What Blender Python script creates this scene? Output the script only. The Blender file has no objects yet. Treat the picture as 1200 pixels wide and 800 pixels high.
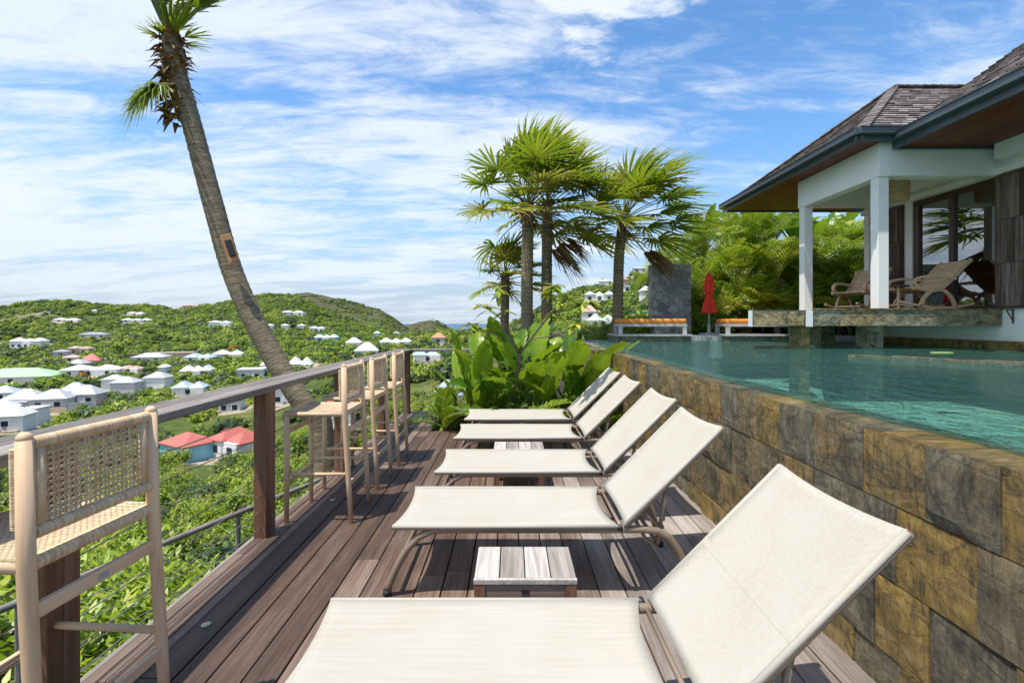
import bpy, math, random
import numpy as np
from mathutils import Vector, Matrix, noise as mnoise
R = math.radians
random.seed(7); NR = np.random.RandomState(7)
sc = bpy.context.scene
COL = sc.collection

# ------------------------------------------------------------------ camera, sky, sun, exposure
EYE, F = 1.45, 568.0
cam = bpy.data.cameras.new('camera'); cam.sensor_width = 36; cam.lens = F/1200*36
cam.shift_y = -21/1200; cam.clip_start = 0.05; cam.clip_end = 80000
co = bpy.data.objects.new('camera', cam); COL.objects.link(co)
co.location = (0, 0, EYE); co.rotation_euler = (R(90), 0, 0); sc.camera = co
sc.view_settings.view_transform = 'Standard'; sc.view_settings.look = 'None'
sc.view_settings.gamma = 1; sc.view_settings.use_curve_mapping = False
sc.view_settings.exposure = 0.80
SUN = Vector((-0.28, -0.20, 1)).normalized()
el = math.asin(SUN.z); az = math.atan2(SUN.x, SUN.y)
W = bpy.data.worlds.new('World'); sc.world = W; W.use_nodes = True
def world():
    nt = W.node_tree; nt.nodes.clear(); N = nt.nodes.new; L = nt.links.new
    out = N('ShaderNodeOutputWorld'); sky = N('ShaderNodeTexSky'); sky.sky_type = 'NISHITA'; sky.sun_disc = False
    sky.sun_elevation = el; sky.sun_rotation = az % (2*math.pi)
    sky.air_density = 1.0; sky.dust_density = 0.4; sky.ozone_density = 1.4; sky.altitude = 50
    bg = N('ShaderNodeBackground'); bg.inputs['Strength'].default_value = 0.14
    hs = N('ShaderNodeHueSaturation'); hs.inputs['Saturation'].default_value = 1.24; hs.inputs['Value'].default_value = 0.95; L(sky.outputs[0], hs.inputs['Color'])
    L(hs.outputs[0], bg.inputs[0])
    tc = N('ShaderNodeTexCoord'); sx = N('ShaderNodeSeparateXYZ'); L(tc.outputs['Generated'], sx.inputs[0])
    def math_(op, a, b=None, c=None):
        m = N('ShaderNodeMath'); m.operation = op
        for i, v in enumerate((a, b, c)):
            if v is None: continue
            if isinstance(v, (int, float)): m.inputs[i].default_value = v
            else: L(v, m.inputs[i])
        return m.outputs[0]
    z = math_('MAXIMUM', sx.outputs[2], 0.0)
    dz = math_('ADD', z, 0.16)
    px = math_('DIVIDE', sx.outputs[0], dz); py = math_('DIVIDE', sx.outputs[1], dz)
    cb = N('ShaderNodeCombineXYZ'); L(px, cb.inputs[0]); L(py, cb.inputs[1])
    def ntex(scale, rot, stretch, loc, detail, rough, dist):
        mp = N('ShaderNodeMapping'); mp.inputs['Rotation'].default_value = (0, 0, rot)
        mp.inputs['Scale'].default_value = stretch; mp.inputs['Location'].default_value = loc
        L(cb.outputs[0], mp.inputs[0])
        n = N('ShaderNodeTexNoise'); n.inputs['Scale'].default_value = scale; n.inputs['Detail'].default_value = detail
        n.inputs['Roughness'].default_value = rough; n.inputs['Distortion'].default_value = dist
        L(mp.outputs[0], n.inputs['Vector']); return n.outputs[0]
    def ramp(v, a, b):
        m = N('ShaderNodeMapRange'); m.inputs[1].default_value = a; m.inputs[2].default_value = b
        m.interpolation_type = 'SMOOTHSTEP'; L(v, m.inputs[0]); return m.outputs[0]
    wisp = ntex(1.5, R(-58), (0.50, 1.7, 1), (3.1, 0.4, 0), 9, 0.62, 0.9)
    big = ntex(0.62, R(20), (1, 1.3, 1), (CL[0], CL[1], 0), 3, 0.5, 0.3)
    fine = ntex(5.5, R(-52), (0.6, 1.5, 1), (0.7, 4.4, 0), 8, 0.68, 0.6)
    a = math_('ADD', math_('MULTIPLY', wisp, 0.60), math_('MULTIPLY', fine, 0.40))
    # more cover to the left and low, clearer to the right
    side = math_('MULTIPLY', sx.outputs[0], -0.085)
    t = math_('ADD', math_('ADD', a, math_('MULTIPLY', math_('SUBTRACT', big, 0.5), 0.62)), side)
    m1 = ramp(t, 0.405, 0.64)
    # one brighter billowed cloud high ahead
    def blob(d, r0, r1):
        v = N('ShaderNodeVectorMath'); v.operation = 'SUBTRACT'; L(tc.outputs['Generated'], v.inputs[0])
        v.inputs[1].default_value = Vector(d).normalized()
        sc_ = N('ShaderNodeVectorMath'); sc_.operation = 'MULTIPLY'; L(v.outputs[0], sc_.inputs[0]); sc_.inputs[1].default_value = (1, 1, 2.0)
        ln = N('ShaderNodeVectorMath'); ln.operation = 'LENGTH'; L(sc_.outputs[0], ln.inputs[0])
        return ramp(math_('ADD', ln.outputs['Value'], math_('MULTIPLY', math_('SUBTRACT', ntex(3.6, 0.3, (1, 1.2, 1), (5, 2, 0), 9, 0.6, 0.3), 0.5), 0.62)), r1, r0)
    b1 = blob((0.19, 1, 0.665), 0.05, 0.16)
    m2 = math_('MULTIPLY', b1, 0.95)
    hz = math_('MULTIPLY', ramp(z, 0.30, 0.0), 0.62)
    mm = math_('MAXIMUM', math_('MULTIPLY', m1, 0.86), m2)
    cl = N('ShaderNodeBackground'); cl.inputs[0].default_value = (0.86, 0.925, 1.0, 1); cl.inputs[1].default_value = 0.62
    hb = N('ShaderNodeBackground'); hb.inputs[0].default_value = (0.60, 0.755, 0.98, 1); hb.inputs[1].default_value = 0.44
    mh = N('ShaderNodeMixShader'); L(math_('MULTIPLY', ramp(z, 0.34, 0.0), 0.92), mh.inputs[0]); L(bg.outputs[0], mh.inputs[1]); L(hb.outputs[0], mh.inputs[2])
    low = ramp(z, -0.05, 0.20); mm = math_('MULTIPLY', mm, math_('ADD', math_('MULTIPLY', low, 0.45), 0.55))
    mx = N('ShaderNodeMixShader'); L(mm, mx.inputs[0]); L(mh.outputs[0], mx.inputs[1]); L(cl.outputs[0], mx.inputs[2])
    L(mx.outputs[0], out.inputs[0])
CL = (1.3, 2.2)
world()
sl = bpy.data.lights.new('sun', 'SUN'); sl.energy = 3.35; sl.angle = R(0.53); sl.color = (1, 0.94, 0.84)
so = bpy.data.objects.new('sun', sl); COL.objects.link(so); so.rotation_euler = SUN.to_track_quat('Z', 'Y').to_euler()
so.location = (0, 0, 30)
cy = sc.cycles
cy.max_bounces = 8; cy.transparent_max_bounces = 16; cy.caustics_reflective = False; cy.caustics_refractive = False
cy.sample_clamp_indirect = 6; cy.use_denoising = True

# ------------------------------------------------------------------ mesh building
class MB:
    def __init__(s): s.v = []; s.f = []; s.t = []
    def add(s, vs, fs, t=0.5):
        o = len(s.v); s.v.extend([tuple(p) for p in vs])
        for f in fs: s.f.append(tuple(i+o for i in f)); s.t.append(t)
    def box(s, x0, x1, y0, y1, z0, z1, t=0.5, M=None):
        vs = [(x, y, z) for z in (z0, z1) for y in (y0, y1) for x in (x0, x1)]
        if M is not None: vs = [tuple(M @ Vector(p)) for p in vs]
        s.add(vs, [(0, 2, 3, 1), (4, 5, 7, 6), (0, 1, 5, 4), (2, 6, 7, 3), (0, 4, 6, 2), (1, 3, 7, 5)], t); return s
    def beam(s, a, b, w, h, up=(0, 0, 1), t=0.5):
        a = Vector(a); b = Vector(b); d = (b-a).normalized(); u = Vector(up); si = d.cross(u)
        if si.length < 1e-4: si = d.cross(Vector((1, 0, 0)))
        si.normalize(); u = si.cross(d).normalized()
        vs = []
        for p in (a, b):
            for k, l in ((-1, -1), (1, -1), (1, 1), (-1, 1)): vs.append(p+si*(k*w/2)+u*(l*h/2))
        s.add(vs, [(3, 2, 1, 0), (4, 5, 6, 7), (0, 1, 5, 4), (1, 2, 6, 5), (2, 3, 7, 6), (3, 0, 4, 7)], t); return s
    def tube(s, pts, r, n=8, t=0.5, cap=True):
        P = [Vector(p) for p in pts]; m = len(P)
        rs = r if isinstance(r, (list, tuple)) else [r]*m
        d = (P[1]-P[0]).normalized(); ref = Vector((0, 0, 1)) if abs(d.z) < 0.9 else Vector((1, 0, 0))
        u = (ref-d*ref.dot(d)).normalized(); vs = []
        for i in range(m):
            d = (P[min(i+1, m-1)]-P[max(i-1, 0)]).normalized(); u = (u-d*u.dot(d)).normalized(); w = d.cross(u)
            for k in range(n):
                a = 2*math.pi*k/n; vs.append(P[i]+(u*math.cos(a)+w*math.sin(a))*rs[i])
        fs = [(i*n+k, i*n+(k+1) % n, (i+1)*n+(k+1) % n, (i+1)*n+k) for i in range(m-1) for k in range(n)]
        if cap: fs += [tuple(range(n-1, -1, -1)), tuple((m-1)*n+k for k in range(n))]
        s.add(vs, fs, t); return s
    def lathe(s, prof, n=16, c=(0, 0, 0), t=0.5, fold=None):
        vs = []
        for (r, z) in prof:
            for k in range(n):
                a = 2*math.pi*k/n; q = r*(1+(fold*(1 if k % 2 else -1) if fold else 0))
                vs.append((c[0]+q*math.cos(a), c[1]+q*math.sin(a), c[2]+z))
        m = len(prof)
        fs = [(i*n+k, i*n+(k+1) % n, (i+1)*n+(k+1) % n, (i+1)*n+k) for i in range(m-1) for k in range(n)]
        fs += [tuple(range(n-1, -1, -1)), tuple((m-1)*n+k for k in range(n))]
        s.add(vs, fs, t); return s
    def strip(s, pts, ws, side, t=0.5):
        vs = []
        for p, w in zip(pts, ws): vs += [p-side*w, p+side*w]
        s.add(vs, [(2*i, 2*i+1, 2*i+3, 2*i+2) for i in range(len(pts)-1)], t)
    def mesh(s, name, mat, smooth=False):
        me = bpy.data.meshes.new(name); me.from_pydata(s.v, [], s.f); me.materials.append(mat)
        a = me.attributes.new('tone', 'FLOAT', 'FACE'); a.data.foreach_set('value', np.array(s.t, dtype=np.float32))
        if smooth: me.polygons.foreach_set('use_smooth', [True]*len(me.polygons))
        me.update(); return me
    def build(s, name, mat, parent=None, smooth=False, bevel=0, loc=None, rot=None):
        o = bpy.data.objects.new(name, s.mesh(name, mat, smooth)); COL.objects.link(o)
        if parent is not None: o.parent = parent
        if loc is not None: o.location = loc
        if rot is not None: o.rotation_euler = rot
        if bevel:
            b = o.modifiers.new('bevel', 'BEVEL'); b.width = bevel; b.segments = 2; b.limit_method = 'ANGLE'; b.angle_limit = R(35)
        return o
def tag(o, label=None, cat=None, group=None, kind=None):
    if label: o['label'] = label
    if cat: o['category'] = cat
    if group: o['group'] = group
    if kind: o['kind'] = kind
    return o
def thing(name, label, cat, loc=(0, 0, 0), rz=0, group=None):
    o = bpy.data.objects.new(name, None); COL.objects.link(o); o.location = loc; o.rotation_euler = (0, 0, rz)
    o.empty_display_size = 0.2
    return tag(o, label, cat, group)
def dup(o, loc=None, rz=None, label=None, group=None, parent=None):
    c = o.copy(); COL.objects.link(c)
    if parent is not None: c.parent = parent
    if loc is not None: c.location = loc
    if rz is not None: c.rotation_euler = (0, 0, rz)
    if label: c['label'] = label
    if group: c['group'] = group
    for ch in list(o.children): dup(ch, parent=c)
    return c
def arc(c, r, a0, a1, n, plane='xz'):
    return [(c[0]+r*math.cos(R(a0+(a1-a0)*i/n)), c[1], c[2]+r*math.sin(R(a0+(a1-a0)*i/n))) for i in range(n+1)]

# ------------------------------------------------------------------ materials
class NT:
    def __init__(s, name):
        s.m = bpy.data.materials.new(name); s.m.use_nodes = True; s.t = s.m.node_tree; s.t.nodes.clear()
        s.out = s.t.nodes.new('ShaderNodeOutputMaterial')
    def n(s, k, **kw):
        q = s.t.nodes.new('ShaderNode'+k)
        for a, b in kw.items(): setattr(q, a, b)
        return q
    def l(s, a, b): s.t.links.new(a, b)
    def set(s, node, **kw):
        for k, v in kw.items():
            i = node.inputs[k.replace('_', ' ')]
            if hasattr(v, 'is_output'): s.l(v, i)
            else: i.default_value = v
        return node
    def coord(s, kind='Object', scale=(1, 1, 1), rot=(0, 0, 0), vec=None):
        if vec is None: vec = s.n('TexCoord').outputs[kind]
        mp = s.n('Mapping'); mp.inputs['Scale'].default_value = scale; mp.inputs['Rotation'].default_value = rot
        s.l(vec, mp.inputs[0]); return mp.outputs[0]
    def noise(s, vec, scale, detail=4, rough=0.55, dist=0.0):
        q = s.n('TexNoise'); s.l(vec, q.inputs['Vector'])
        s.set(q, Scale=scale, Detail=detail, Roughness=rough, Distortion=dist); return q.outputs[0]
    def attr(s, name='tone'):
        q = s.n('Attribute', attribute_name=name); return q.outputs['Fac']
    def ramp(s, v, stops):
        q = s.n('ValToRGB'); e = q.color_ramp.elements
        while len(e) < len(stops): e.new(0.5)
        for i, (p, c) in enumerate(stops): e[i].position = p; e[i].color = (*c, 1)
        s.l(v, q.inputs[0]); return q.outputs[0]
    def math(s, op, a, b=0.0, c=0.0):
        q = s.n('Math', operation=op)
        for i, v in enumerate((a, b, c)):
            if hasattr(v, 'is_output'): s.l(v, q.inputs[i])
            else: q.inputs[i].default_value = v
        return q.outputs[0]
    def mix(s, f, a, b, mode='MIX'):
        q = s.n('Mix', data_type='RGBA', blend_type=mode)
        for i, v in ((0, f), (6, a), (7, b)):
            if hasattr(v, 'is_output'): s.l(v, q.inputs[i])
            else: q.inputs[i].default_value = v if i == 0 else (*v, 1)
        return q.outputs[2]
    def bump(s, h, strength=0.3, dist=0.01):
        q = s.n('Bump'); s.l(h, q.inputs['Height']); q.inputs['Strength'].default_value = strength; q.inputs['Distance'].default_value = dist
        return q.outputs[0]
    def pbr(s, col, rough=0.6, nrm=None, metal=0.0, spec=0.5, link=True, **kw):
        b = s.n('BsdfPrincipled')
        if hasattr(col, 'is_output'): s.l(col, b.inputs['Base Color'])
        else: b.inputs['Base Color'].default_value = (*col, 1)
        if hasattr(rough, 'is_output'): s.l(rough, b.inputs['Roughness'])
        else: b.inputs['Roughness'].default_value = rough
        b.inputs['Metallic'].default_value = metal; b.inputs['Specular IOR Level'].default_value = spec
        for k, v in kw.items(): b.inputs[k.replace('_', ' ')].default_value = v
        if nrm is not None: s.l(nrm, b.inputs['Normal'])
        if link: s.l(b.outputs[0], s.out.inputs[0])
        return b.outputs[0]

def m_plain(name, col, rough=0.6, var=0.12, scale=6, bump=0.1, metal=0.0, spec=0.5):
    k = NT(name); v = k.coord(); n = k.noise(v, scale, 5)
    d = tuple(c*(1-var) for c in col); b = tuple(min(1, c*(1+var)) for c in col)
    k.pbr(k.ramp(n, [(0.3, d), (0.7, b)]), rough, k.bump(k.noise(v, scale*12, 3), bump, 0.004), metal, spec); return k.m
def m_wood(name, axis, c0, c1, c2, rough=0.6, fine=1.0, grey=None):
    """grain runs along the axis; 'tone' shifts each piece"""
    k = NT(name); sca = [38*fine]*3; sca['xyz'.index(axis)] = 2.2*fine
    tc = k.n('TexCoord').outputs['Object']; t = k.attr()
    ad = k.n('VectorMath', operation='ADD'); k.l(tc, ad.inputs[0])
    cb = k.n('CombineXYZ'); tt = k.math('MULTIPLY', t, 37.0)
    for i in range(3): k.l(tt, cb.inputs[i])
    k.l(cb.outputs[0], ad.inputs[1])
    v = k.coord(vec=ad.outputs[0], scale=sca); n = k.noise(v, 1, 6, 0.6, 0.6)
    sca2 = [7*fine]*3; sca2['xyz'.index(axis)] = 0.7*fine
    n2 = k.noise(k.coord(vec=ad.outputs[0], scale=sca2), 1, 4, 0.6, 0.2)
    f = k.math('ADD', k.math('MULTIPLY', n, 0.55), k.math('ADD', k.math('MULTIPLY', n2, 0.35), k.math('MULTIPLY', t, 0.22)))
    col = k.ramp(f, [(0.30, c0), (0.54, c1), (0.78, c2)])
    k.pbr(col, rough, k.bump(n, 0.35, 0.003)); return k.m
def m_leaf(name, stops, trans=0.35, rough=0.45, objrand=0.0, spec=0.4):
    k = NT(name); f = k.attr()
    if objrand:
        oi = k.n('ObjectInfo').outputs['Random']; f = k.math('ADD', f, k.math('MULTIPLY', k.math('SUBTRACT', oi, 0.5), objrand))
    if objrand > .5:
        pn = k.noise(k.coord(vec=k.n('NewGeometry').outputs['Position'], scale=(1, 1, 1)), 0.022, 4, 0.6); f = k.math('ADD', f, k.math('MULTIPLY', k.math('SUBTRACT', pn, 0.5), 0.95))
    col = k.ramp(f, stops)
    b = k.pbr(col, rough, link=False, spec=spec)
    tr = k.n('BsdfTranslucent'); k.l(k.mix(0.55, col, (0.42, 0.55, 0.03), 'MIX') if trans > 0 else col, tr.inputs[0])
    mx = k.n('MixShader'); mx.inputs[0].default_value = trans; k.l(b, mx.inputs[1]); k.l(tr.outputs[0], mx.inputs[2])
    k.l(mx.outputs[0], k.out.inputs[0]); return k.m

M = {}
M['teak_x'] = m_wood('teak_x', 'x', (0.40, 0.225, 0.115), (0.66, 0.445, 0.27), (0.78, 0.58, 0.40), 0.6)
M['teak_y'] = m_wood('teak_y', 'y', (0.40, 0.225, 0.115), (0.66, 0.445, 0.27), (0.78, 0.58, 0.40), 0.6)
M['teak_z'] = m_wood('teak_z', 'z', (0.40, 0.225, 0.115), (0.66, 0.445, 0.27), (0.78, 0.58, 0.40), 0.6)
M['grey_y'] = m_wood('weathered_rail', 'y', (0.075, 0.063, 0.054), (0.20, 0.175, 0.155), (0.37, 0.34, 0.315), 0.75)
M['grey_x'] = m_wood('weathered_rail_x', 'x', (0.075, 0.063, 0.054), (0.20, 0.175, 0.155), (0.37, 0.34, 0.315), 0.75)
M['post'] = m_wood('post_wood', 'z', (0.085, 0.040, 0.022), (0.20, 0.095, 0.050), (0.33, 0.22, 0.15), 0.65)
M['table'] = m_wood('table_wood', 'y', (0.13, 0.10, 0.08), (0.33, 0.29, 0.26), (0.58, 0.55, 0.52), 0.7)
M['table_x'] = m_wood('table_apron', 'x', (0.08, 0.05, 0.035), (0.19, 0.13, 0.10), (0.33, 0.27, 0.22), 0.7)
M['rocker'] = m_wood('rocker_wood', 'x', (0.42, 0.26, 0.14), (0.66, 0.45, 0.27), (0.78, 0.59, 0.40), 0.55)
M['shutter'] = m_wood('shutter_wood', 'z', (0.025, 0.015, 0.011), (0.075, 0.047, 0.034), (0.30, 0.235, 0.20), 0.7, 0.8)
M['soffit'] = m_wood('soffit_wood', 'y', (0.07, 0.011, 0.004), (0.15, 0.027, 0.008), (0.24, 0.056, 0.018), 0.5, 0.6)
M['darkwood'] = m_wood('frame_wood', 'z', (0.035, 0.018, 0.012), (0.06, 0.03, 0.02), (0.09, 0.048, 0.03), 0.4)
M['white'] = m_plain('white_render', (0.86, 0.85, 0.83), 0.75, 0.05, 1.5, 0.08)
M['ceil'] = m_plain('white_board', (0.82, 0.815, 0.80), 0.7, 0.03, 2, 0.02)
M['gutter'] = m_plain('slate_blue_metal', (0.075, 0.095, 0.115), 0.4, 0.12, 3, 0.02)
M['taupe'] = m_plain('taupe_metal', (0.27, 0.205, 0.15), 0.38, 0.06, 4, 0.0, 0.15)
M['cable'] = m_plain('steel_cable', (0.45, 0.40, 0.35), 0.4, 0.2, 20, 0, 0.8)
M['galv'] = m_plain('grey_rail_metal', (0.22, 0.20, 0.185), 0.6, 0.25, 6, 0.2)
M['black'] = m_plain('black_plastic', (0.02, 0.02, 0.02), 0.5, 0.2, 6, 0)
M['orange'] = m_plain('orange_canvas', (0.78, 0.27, 0.045), 0.8, 0.10, 5, 0.25)
M['red'] = m_plain('red_canvas', (0.62, 0.035, 0.012), 0.75, 0.18, 4, 0.3)
M['bench'] = m_plain('pale_grey_timber', (0.47, 0.46, 0.45), 0.7, 0.18, 8, 0.2)
M['soil'] = m_plain('soil', (0.07, 0.055, 0.035), 0.95, 0.5, 3, 1.0)
M['cushion'] = m_plain('white_cushion', (0.78, 0.78, 0.80), 0.9, 0.05, 5, 0.3)
M['lime'] = m_plain('lime_reflection', (0.30, 0.42, 0.14), 0.7, 0.1, 5, 0.0)  # colour of the lime reflections on the pool water
M['green_tape'] = m_plain('teal_tape', (0.03, 0.32, 0.27), 0.5, 0.1, 5, 0.0)
M['pole'] = m_plain('grey_pole', (0.35, 0.34, 0.33), 0.5, 0.1, 5, 0.0)
M['boardwood'] = m_plain('sign_board_wood', (0.48, 0.24, 0.10), 0.6, 0.2, 12, 0.1)

def mk_cord():
    k = NT('paper_cord'); v = k.coord()
    w = k.n('TexWave', wave_type='BANDS', bands_direction='X'); k.l(k.coord(scale=(1, 1, 1)), w.inputs[0]); k.set(w, Scale=70.0, Distortion=1.5, Detail=2.0)
    n = k.noise(v, 40, 3); f = k.math('ADD', k.math('MULTIPLY', n, 0.6), k.math('MULTIPLY', k.attr(), 0.4))
    k.pbr(k.ramp(f, [(0.3, (0.50, 0.35, 0.20)), (0.7, (0.74, 0.58, 0.38))]), 0.8, k.bump(n, 0.4, 0.002)); return k.m
M['cord'] = mk_cord()
def mk_weave():
    k = NT('cord_weave'); v = k.coord()
    bt = k.n('TexBrick', offset=0.5); k.l(k.coord(scale=(1, 1, 1)), bt.inputs[0])
    k.set(bt, Scale=1.0, Mortar_Size=0.0022, Mortar_Smooth=1.0, Brick_Width=0.022, Row_Height=0.011)
    n = k.noise(v, 30, 3)
    col = k.mix(bt.outputs['Fac'], k.ramp(n, [(0.3, (0.55, 0.41, 0.25)), (0.7, (0.74, 0.59, 0.40))]), (0.22, 0.16, 0.10))
    k.pbr(col, 0.8, k.bump(k.math('SUBTRACT', 1.0, bt.outputs['Fac']), 0.8, 0.004)); return k.m
M['weave'] = mk_weave()
def mk_sling():
    k = NT('sling_fabric'); v = k.coord()
    a = k.n('TexWave', wave_type='BANDS', bands_direction='X'); k.l(v, a.inputs[0]); k.set(a, Scale=150.0, Distortion=0.4)
    b = k.n('TexWave', wave_type='BANDS', bands_direction='Y'); k.l(v, b.inputs[0]); k.set(b, Scale=150.0, Distortion=0.4)
    h = k.math('ADD', a.outputs['Fac'], b.outputs['Fac'])
    streak = k.noise(k.coord(scale=(3, 90, 90)), 1, 3); big = k.noise(v, 2.6, 4, 0.6, 0.5)
    col = k.ramp(k.math('ADD', k.math('MULTIPLY', streak, 0.5), k.math('MULTIPLY', big, 0.5)), [(0.34, (0.50, 0.46, 0.375)), (0.5, (0.535, 0.505, 0.44)), (0.66, (0.555, 0.53, 0.475))])
    p = k.pbr(col, 0.75, k.bump(h, 0.25, 0.0012), link=False, spec=0.25)
    tl = k.n('BsdfTranslucent'); k.l(col, tl.inputs[0]); tp = k.n('BsdfTransparent')
    m1 = k.n('MixShader'); m1.inputs[0].default_value = 0.10; k.l(p, m1.inputs[1]); k.l(tl.outputs[0], m1.inputs[2])
    m2 = k.n('MixShader'); m2.inputs[0].default_value = 0.10; k.l(m1.outputs[0], m2.inputs[1]); k.l(tp.outputs[0], m2.inputs[2])
    k.l(m2.outputs[0], k.out.inputs[0]); return k.m
M['sling'] = mk_sling()
def mk_deck():
    k = NT('deck_boards'); t = k.attr('tone'); p = k.attr('pale')
    tc = k.n('TexCoord').outputs['Object']
    cb = k.n('CombineXYZ'); k.l(k.math('MULTIPLY', t, 53.0), cb.inputs[1]); k.l(k.math('MULTIPLY', t, 19.0), cb.inputs[0])
    ad = k.n('VectorMath', operation='ADD'); k.l(tc, ad.inputs[0]); k.l(cb.outputs[0], ad.inputs[1])
    g = k.noise(k.coord(vec=ad.outputs[0], scale=(95, 3.0, 30)), 1, 7, 0.65, 0.5)
    g2 = k.noise(k.coord(vec=ad.outputs[0], scale=(14, 0.9, 8)), 1, 4, 0.6, 0.4)
    patch = k.noise(k.coord(vec=tc, scale=(1, 0.8, 1)), 1.7, 5, 0.6, 0.3)
    scr = k.noise(k.coord(vec=tc, scale=(22, 22, 22), rot=(0, 0, 0.6)), 1, 6, 0.75, 1.5)
    f = k.math('ADD', k.math('ADD', k.math('MULTIPLY', g, 0.42), k.math('MULTIPLY', g2, 0.30)), k.math('ADD', k.math('MULTIPLY', t, 0.20), k.math('MULTIPLY', patch, 0.22)))
    brown = k.ramp(f, [(0.40, (0.036, 0.018, 0.011)), (0.55, (0.100, 0.060, 0.041)), (0.72, (0.235, 0.170, 0.132))])
    grey = k.ramp(f, [(0.38, (0.085, 0.065, 0.053)), (0.54, (0.25, 0.215, 0.19)), (0.72, (0.46, 0.42, 0.385))])
    q = k.n('MapRange'); k.l(k.math('ADD', p, k.math('MULTIPLY', k.math('SUBTRACT', patch, 0.5), 0.9)), q.inputs[0]); q.inputs[1].default_value = 0.2; q.inputs[2].default_value = 0.8
    col = k.mix(q.outputs[0], brown, grey)
    w = k.n('MapRange'); k.l(scr, w.inputs[0]); w.inputs[1].default_value = 0.66; w.inputs[2].default_value = 0.82; w.inputs[4].default_value = 0.45
    col = k.mix(w.outputs[0], col, (0.36, 0.32, 0.295))
    h = k.math('ADD', g, k.math('MULTIPLY', g2, 0.4))
    k.pbr(col, k.math('ADD', 0.5, k.math('MULTIPLY', g, 0.3)), k.bump(h, 0.5, 0.004)); return k.m
M['deck'] = mk_deck()
def mk_slate(name, gold, wet=0.0, lift=1.0):
    k = NT(name); t = k.attr('tone'); tc = k.n('TexCoord').outputs['Object']
    cb = k.n('CombineXYZ')
    for i, s_ in enumerate((31.0, 57.0, 83.0)): k.l(k.math('MULTIPLY', t, s_), cb.inputs[i])
    ad = k.n('VectorMath', operation='ADD'); k.l(tc, ad.inputs[0]); k.l(cb.outputs[0], ad.inputs[1]); v = ad.outputs[0]
    n1 = k.noise(k.coord(vec=v, scale=(1, 1, 1.6), rot=(0.5, 0, 0)), 4.2, 10, 0.76, 0.7)
    n2 = k.noise(k.coord(vec=v, scale=(8, 34, 8), rot=(0.85, 0, 0)), 1.0, 9, 0.76, 0.7)
    n3 = k.noise(v, 45, 5, 0.7); n4 = k.noise(v, 2.6, 5, 0.65, 0.5)
    ridge = k.n('TexVoronoi', feature='DISTANCE_TO_EDGE'); k.l(k.coord(vec=v, scale=(2.2, 2.6, 5.5), rot=(0.6, 0, 0)), ridge.inputs['Vector']); k.set(ridge, Scale=1.1)
    f = k.math('ADD', k.math('MULTIPLY', n1, 0.62), k.math('ADD', k.math('MULTIPLY', n2, 0.46), k.math('SUBTRACT', k.math('MULTIPLY', n3, 0.16), 0.10)))
    f = k.math('ADD', k.math('MULTIPLY', k.math('SUBTRACT', f, 0.52), 1.55), 0.52)
    gry = k.ramp(f, [(0.34, (0.022, 0.022, 0.017)), (0.46, (0.095, 0.088, 0.060)), (0.57, (0.175, 0.155, 0.10)), (0.74, (0.33, 0.30, 0.23))])
    gld = k.ramp(f, [(0.34, (0.045, 0.034, 0.014)), (0.45, (0.19, 0.130, 0.034)), (0.57, (0.37, 0.235, 0.050)), (0.74, (0.50, 0.38, 0.16))])
    rust = k.ramp(f, [(0.34, (0.06, 0.035, 0.018)), (0.5, (0.23, 0.115, 0.035)), (0.68, (0.36, 0.21, 0.08))])
    g = k.n('MapRange'); k.l(k.math('ADD', k.math('MULTIPLY', k.math('FRACT', k.math('MULTIPLY', t, 7.31)), 0.62), k.math('MULTIPLY', n4, 0.68)), g.inputs[0])
    g.inputs[1].default_value = gold[0]; g.inputs[2].default_value = gold[1]
    col = k.mix(g.outputs[0], gry, gld)
    r = k.n('MapRange'); k.l(k.math('ADD', n4, k.math('MULTIPLY', k.math('FRACT', k.math('MULTIPLY', t, 3.7)), 0.25)), r.inputs[0]); r.inputs[1].default_value = 0.72; r.inputs[2].default_value = 0.84; r.inputs[4].default_value = 0.55
    col = k.mix(r.outputs[0], col, rust)
    if lift != 1: col = k.mix(1.0, col, (lift, lift, lift*1.02), 'MULTIPLY')
    ck = k.n('MapRange'); k.l(k.math('ADD', ridge.outputs['Distance'], k.math('MULTIPLY', n3, 0.05)), ck.inputs[0]); ck.inputs[1].default_value = 0.022; ck.inputs[2].default_value = 0.05; ck.inputs[3].default_value = 0.45; ck.inputs[4].default_value = 1.0
    col = k.mix(1.0, col, ck.outputs[0], 'MULTIPLY') if not wet else col
    h = k.math('ADD', k.math('MULTIPLY', n1, 1.3), k.math('ADD', k.math('MULTIPLY', n2, 0.7), k.math('MULTIPLY', n3, 0.2)))
    k.pbr(col, k.math('ADD', 0.42-wet*0.36, k.math('MULTIPLY', n2, 0.25)), k.bump(h, 1.0, 0.034), spec=0.5); return k.m
M['slate'] = mk_slate('slate_tiles', (0.46, 0.96))
M['lip'] = mk_slate('wet_slate', (0.45, 1.0), 1.0)
M['greyslate'] = mk_slate('terrace_slate', (0.75, 1.35), 0.0, 1.7)
M['rattan'] = m_plain('rattan', (0.72, 0.50, 0.24), 0.8, 0.2, 20, 0.2)
def mk_pooltile():
    k = NT('pool_mosaic'); v = k.coord('Object', (1, 1, 1))
    vo = k.n('TexBrick', offset=0.5); k.l(v, vo.inputs[0]); k.set(vo, Scale=1.0, Mortar_Size=0.008, Brick_Width=0.3, Row_Height=0.3, Color1=(0.42, 0.52, 0.44, 1), Color2=(0.20, 0.33, 0.30, 1), Mortar=(0.09, 0.15, 0.13, 1))
    n = k.noise(v, 2.2, 5, 0.6, 0.6)
    col = k.mix(0.5, vo.outputs[0], k.ramp(n, [(0.3, (0.08, 0.17, 0.15)), (0.5, (0.25, 0.38, 0.32)), (0.66, (0.56, 0.56, 0.42))]))
    k.pbr(col, 0.6); return k.m
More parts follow.
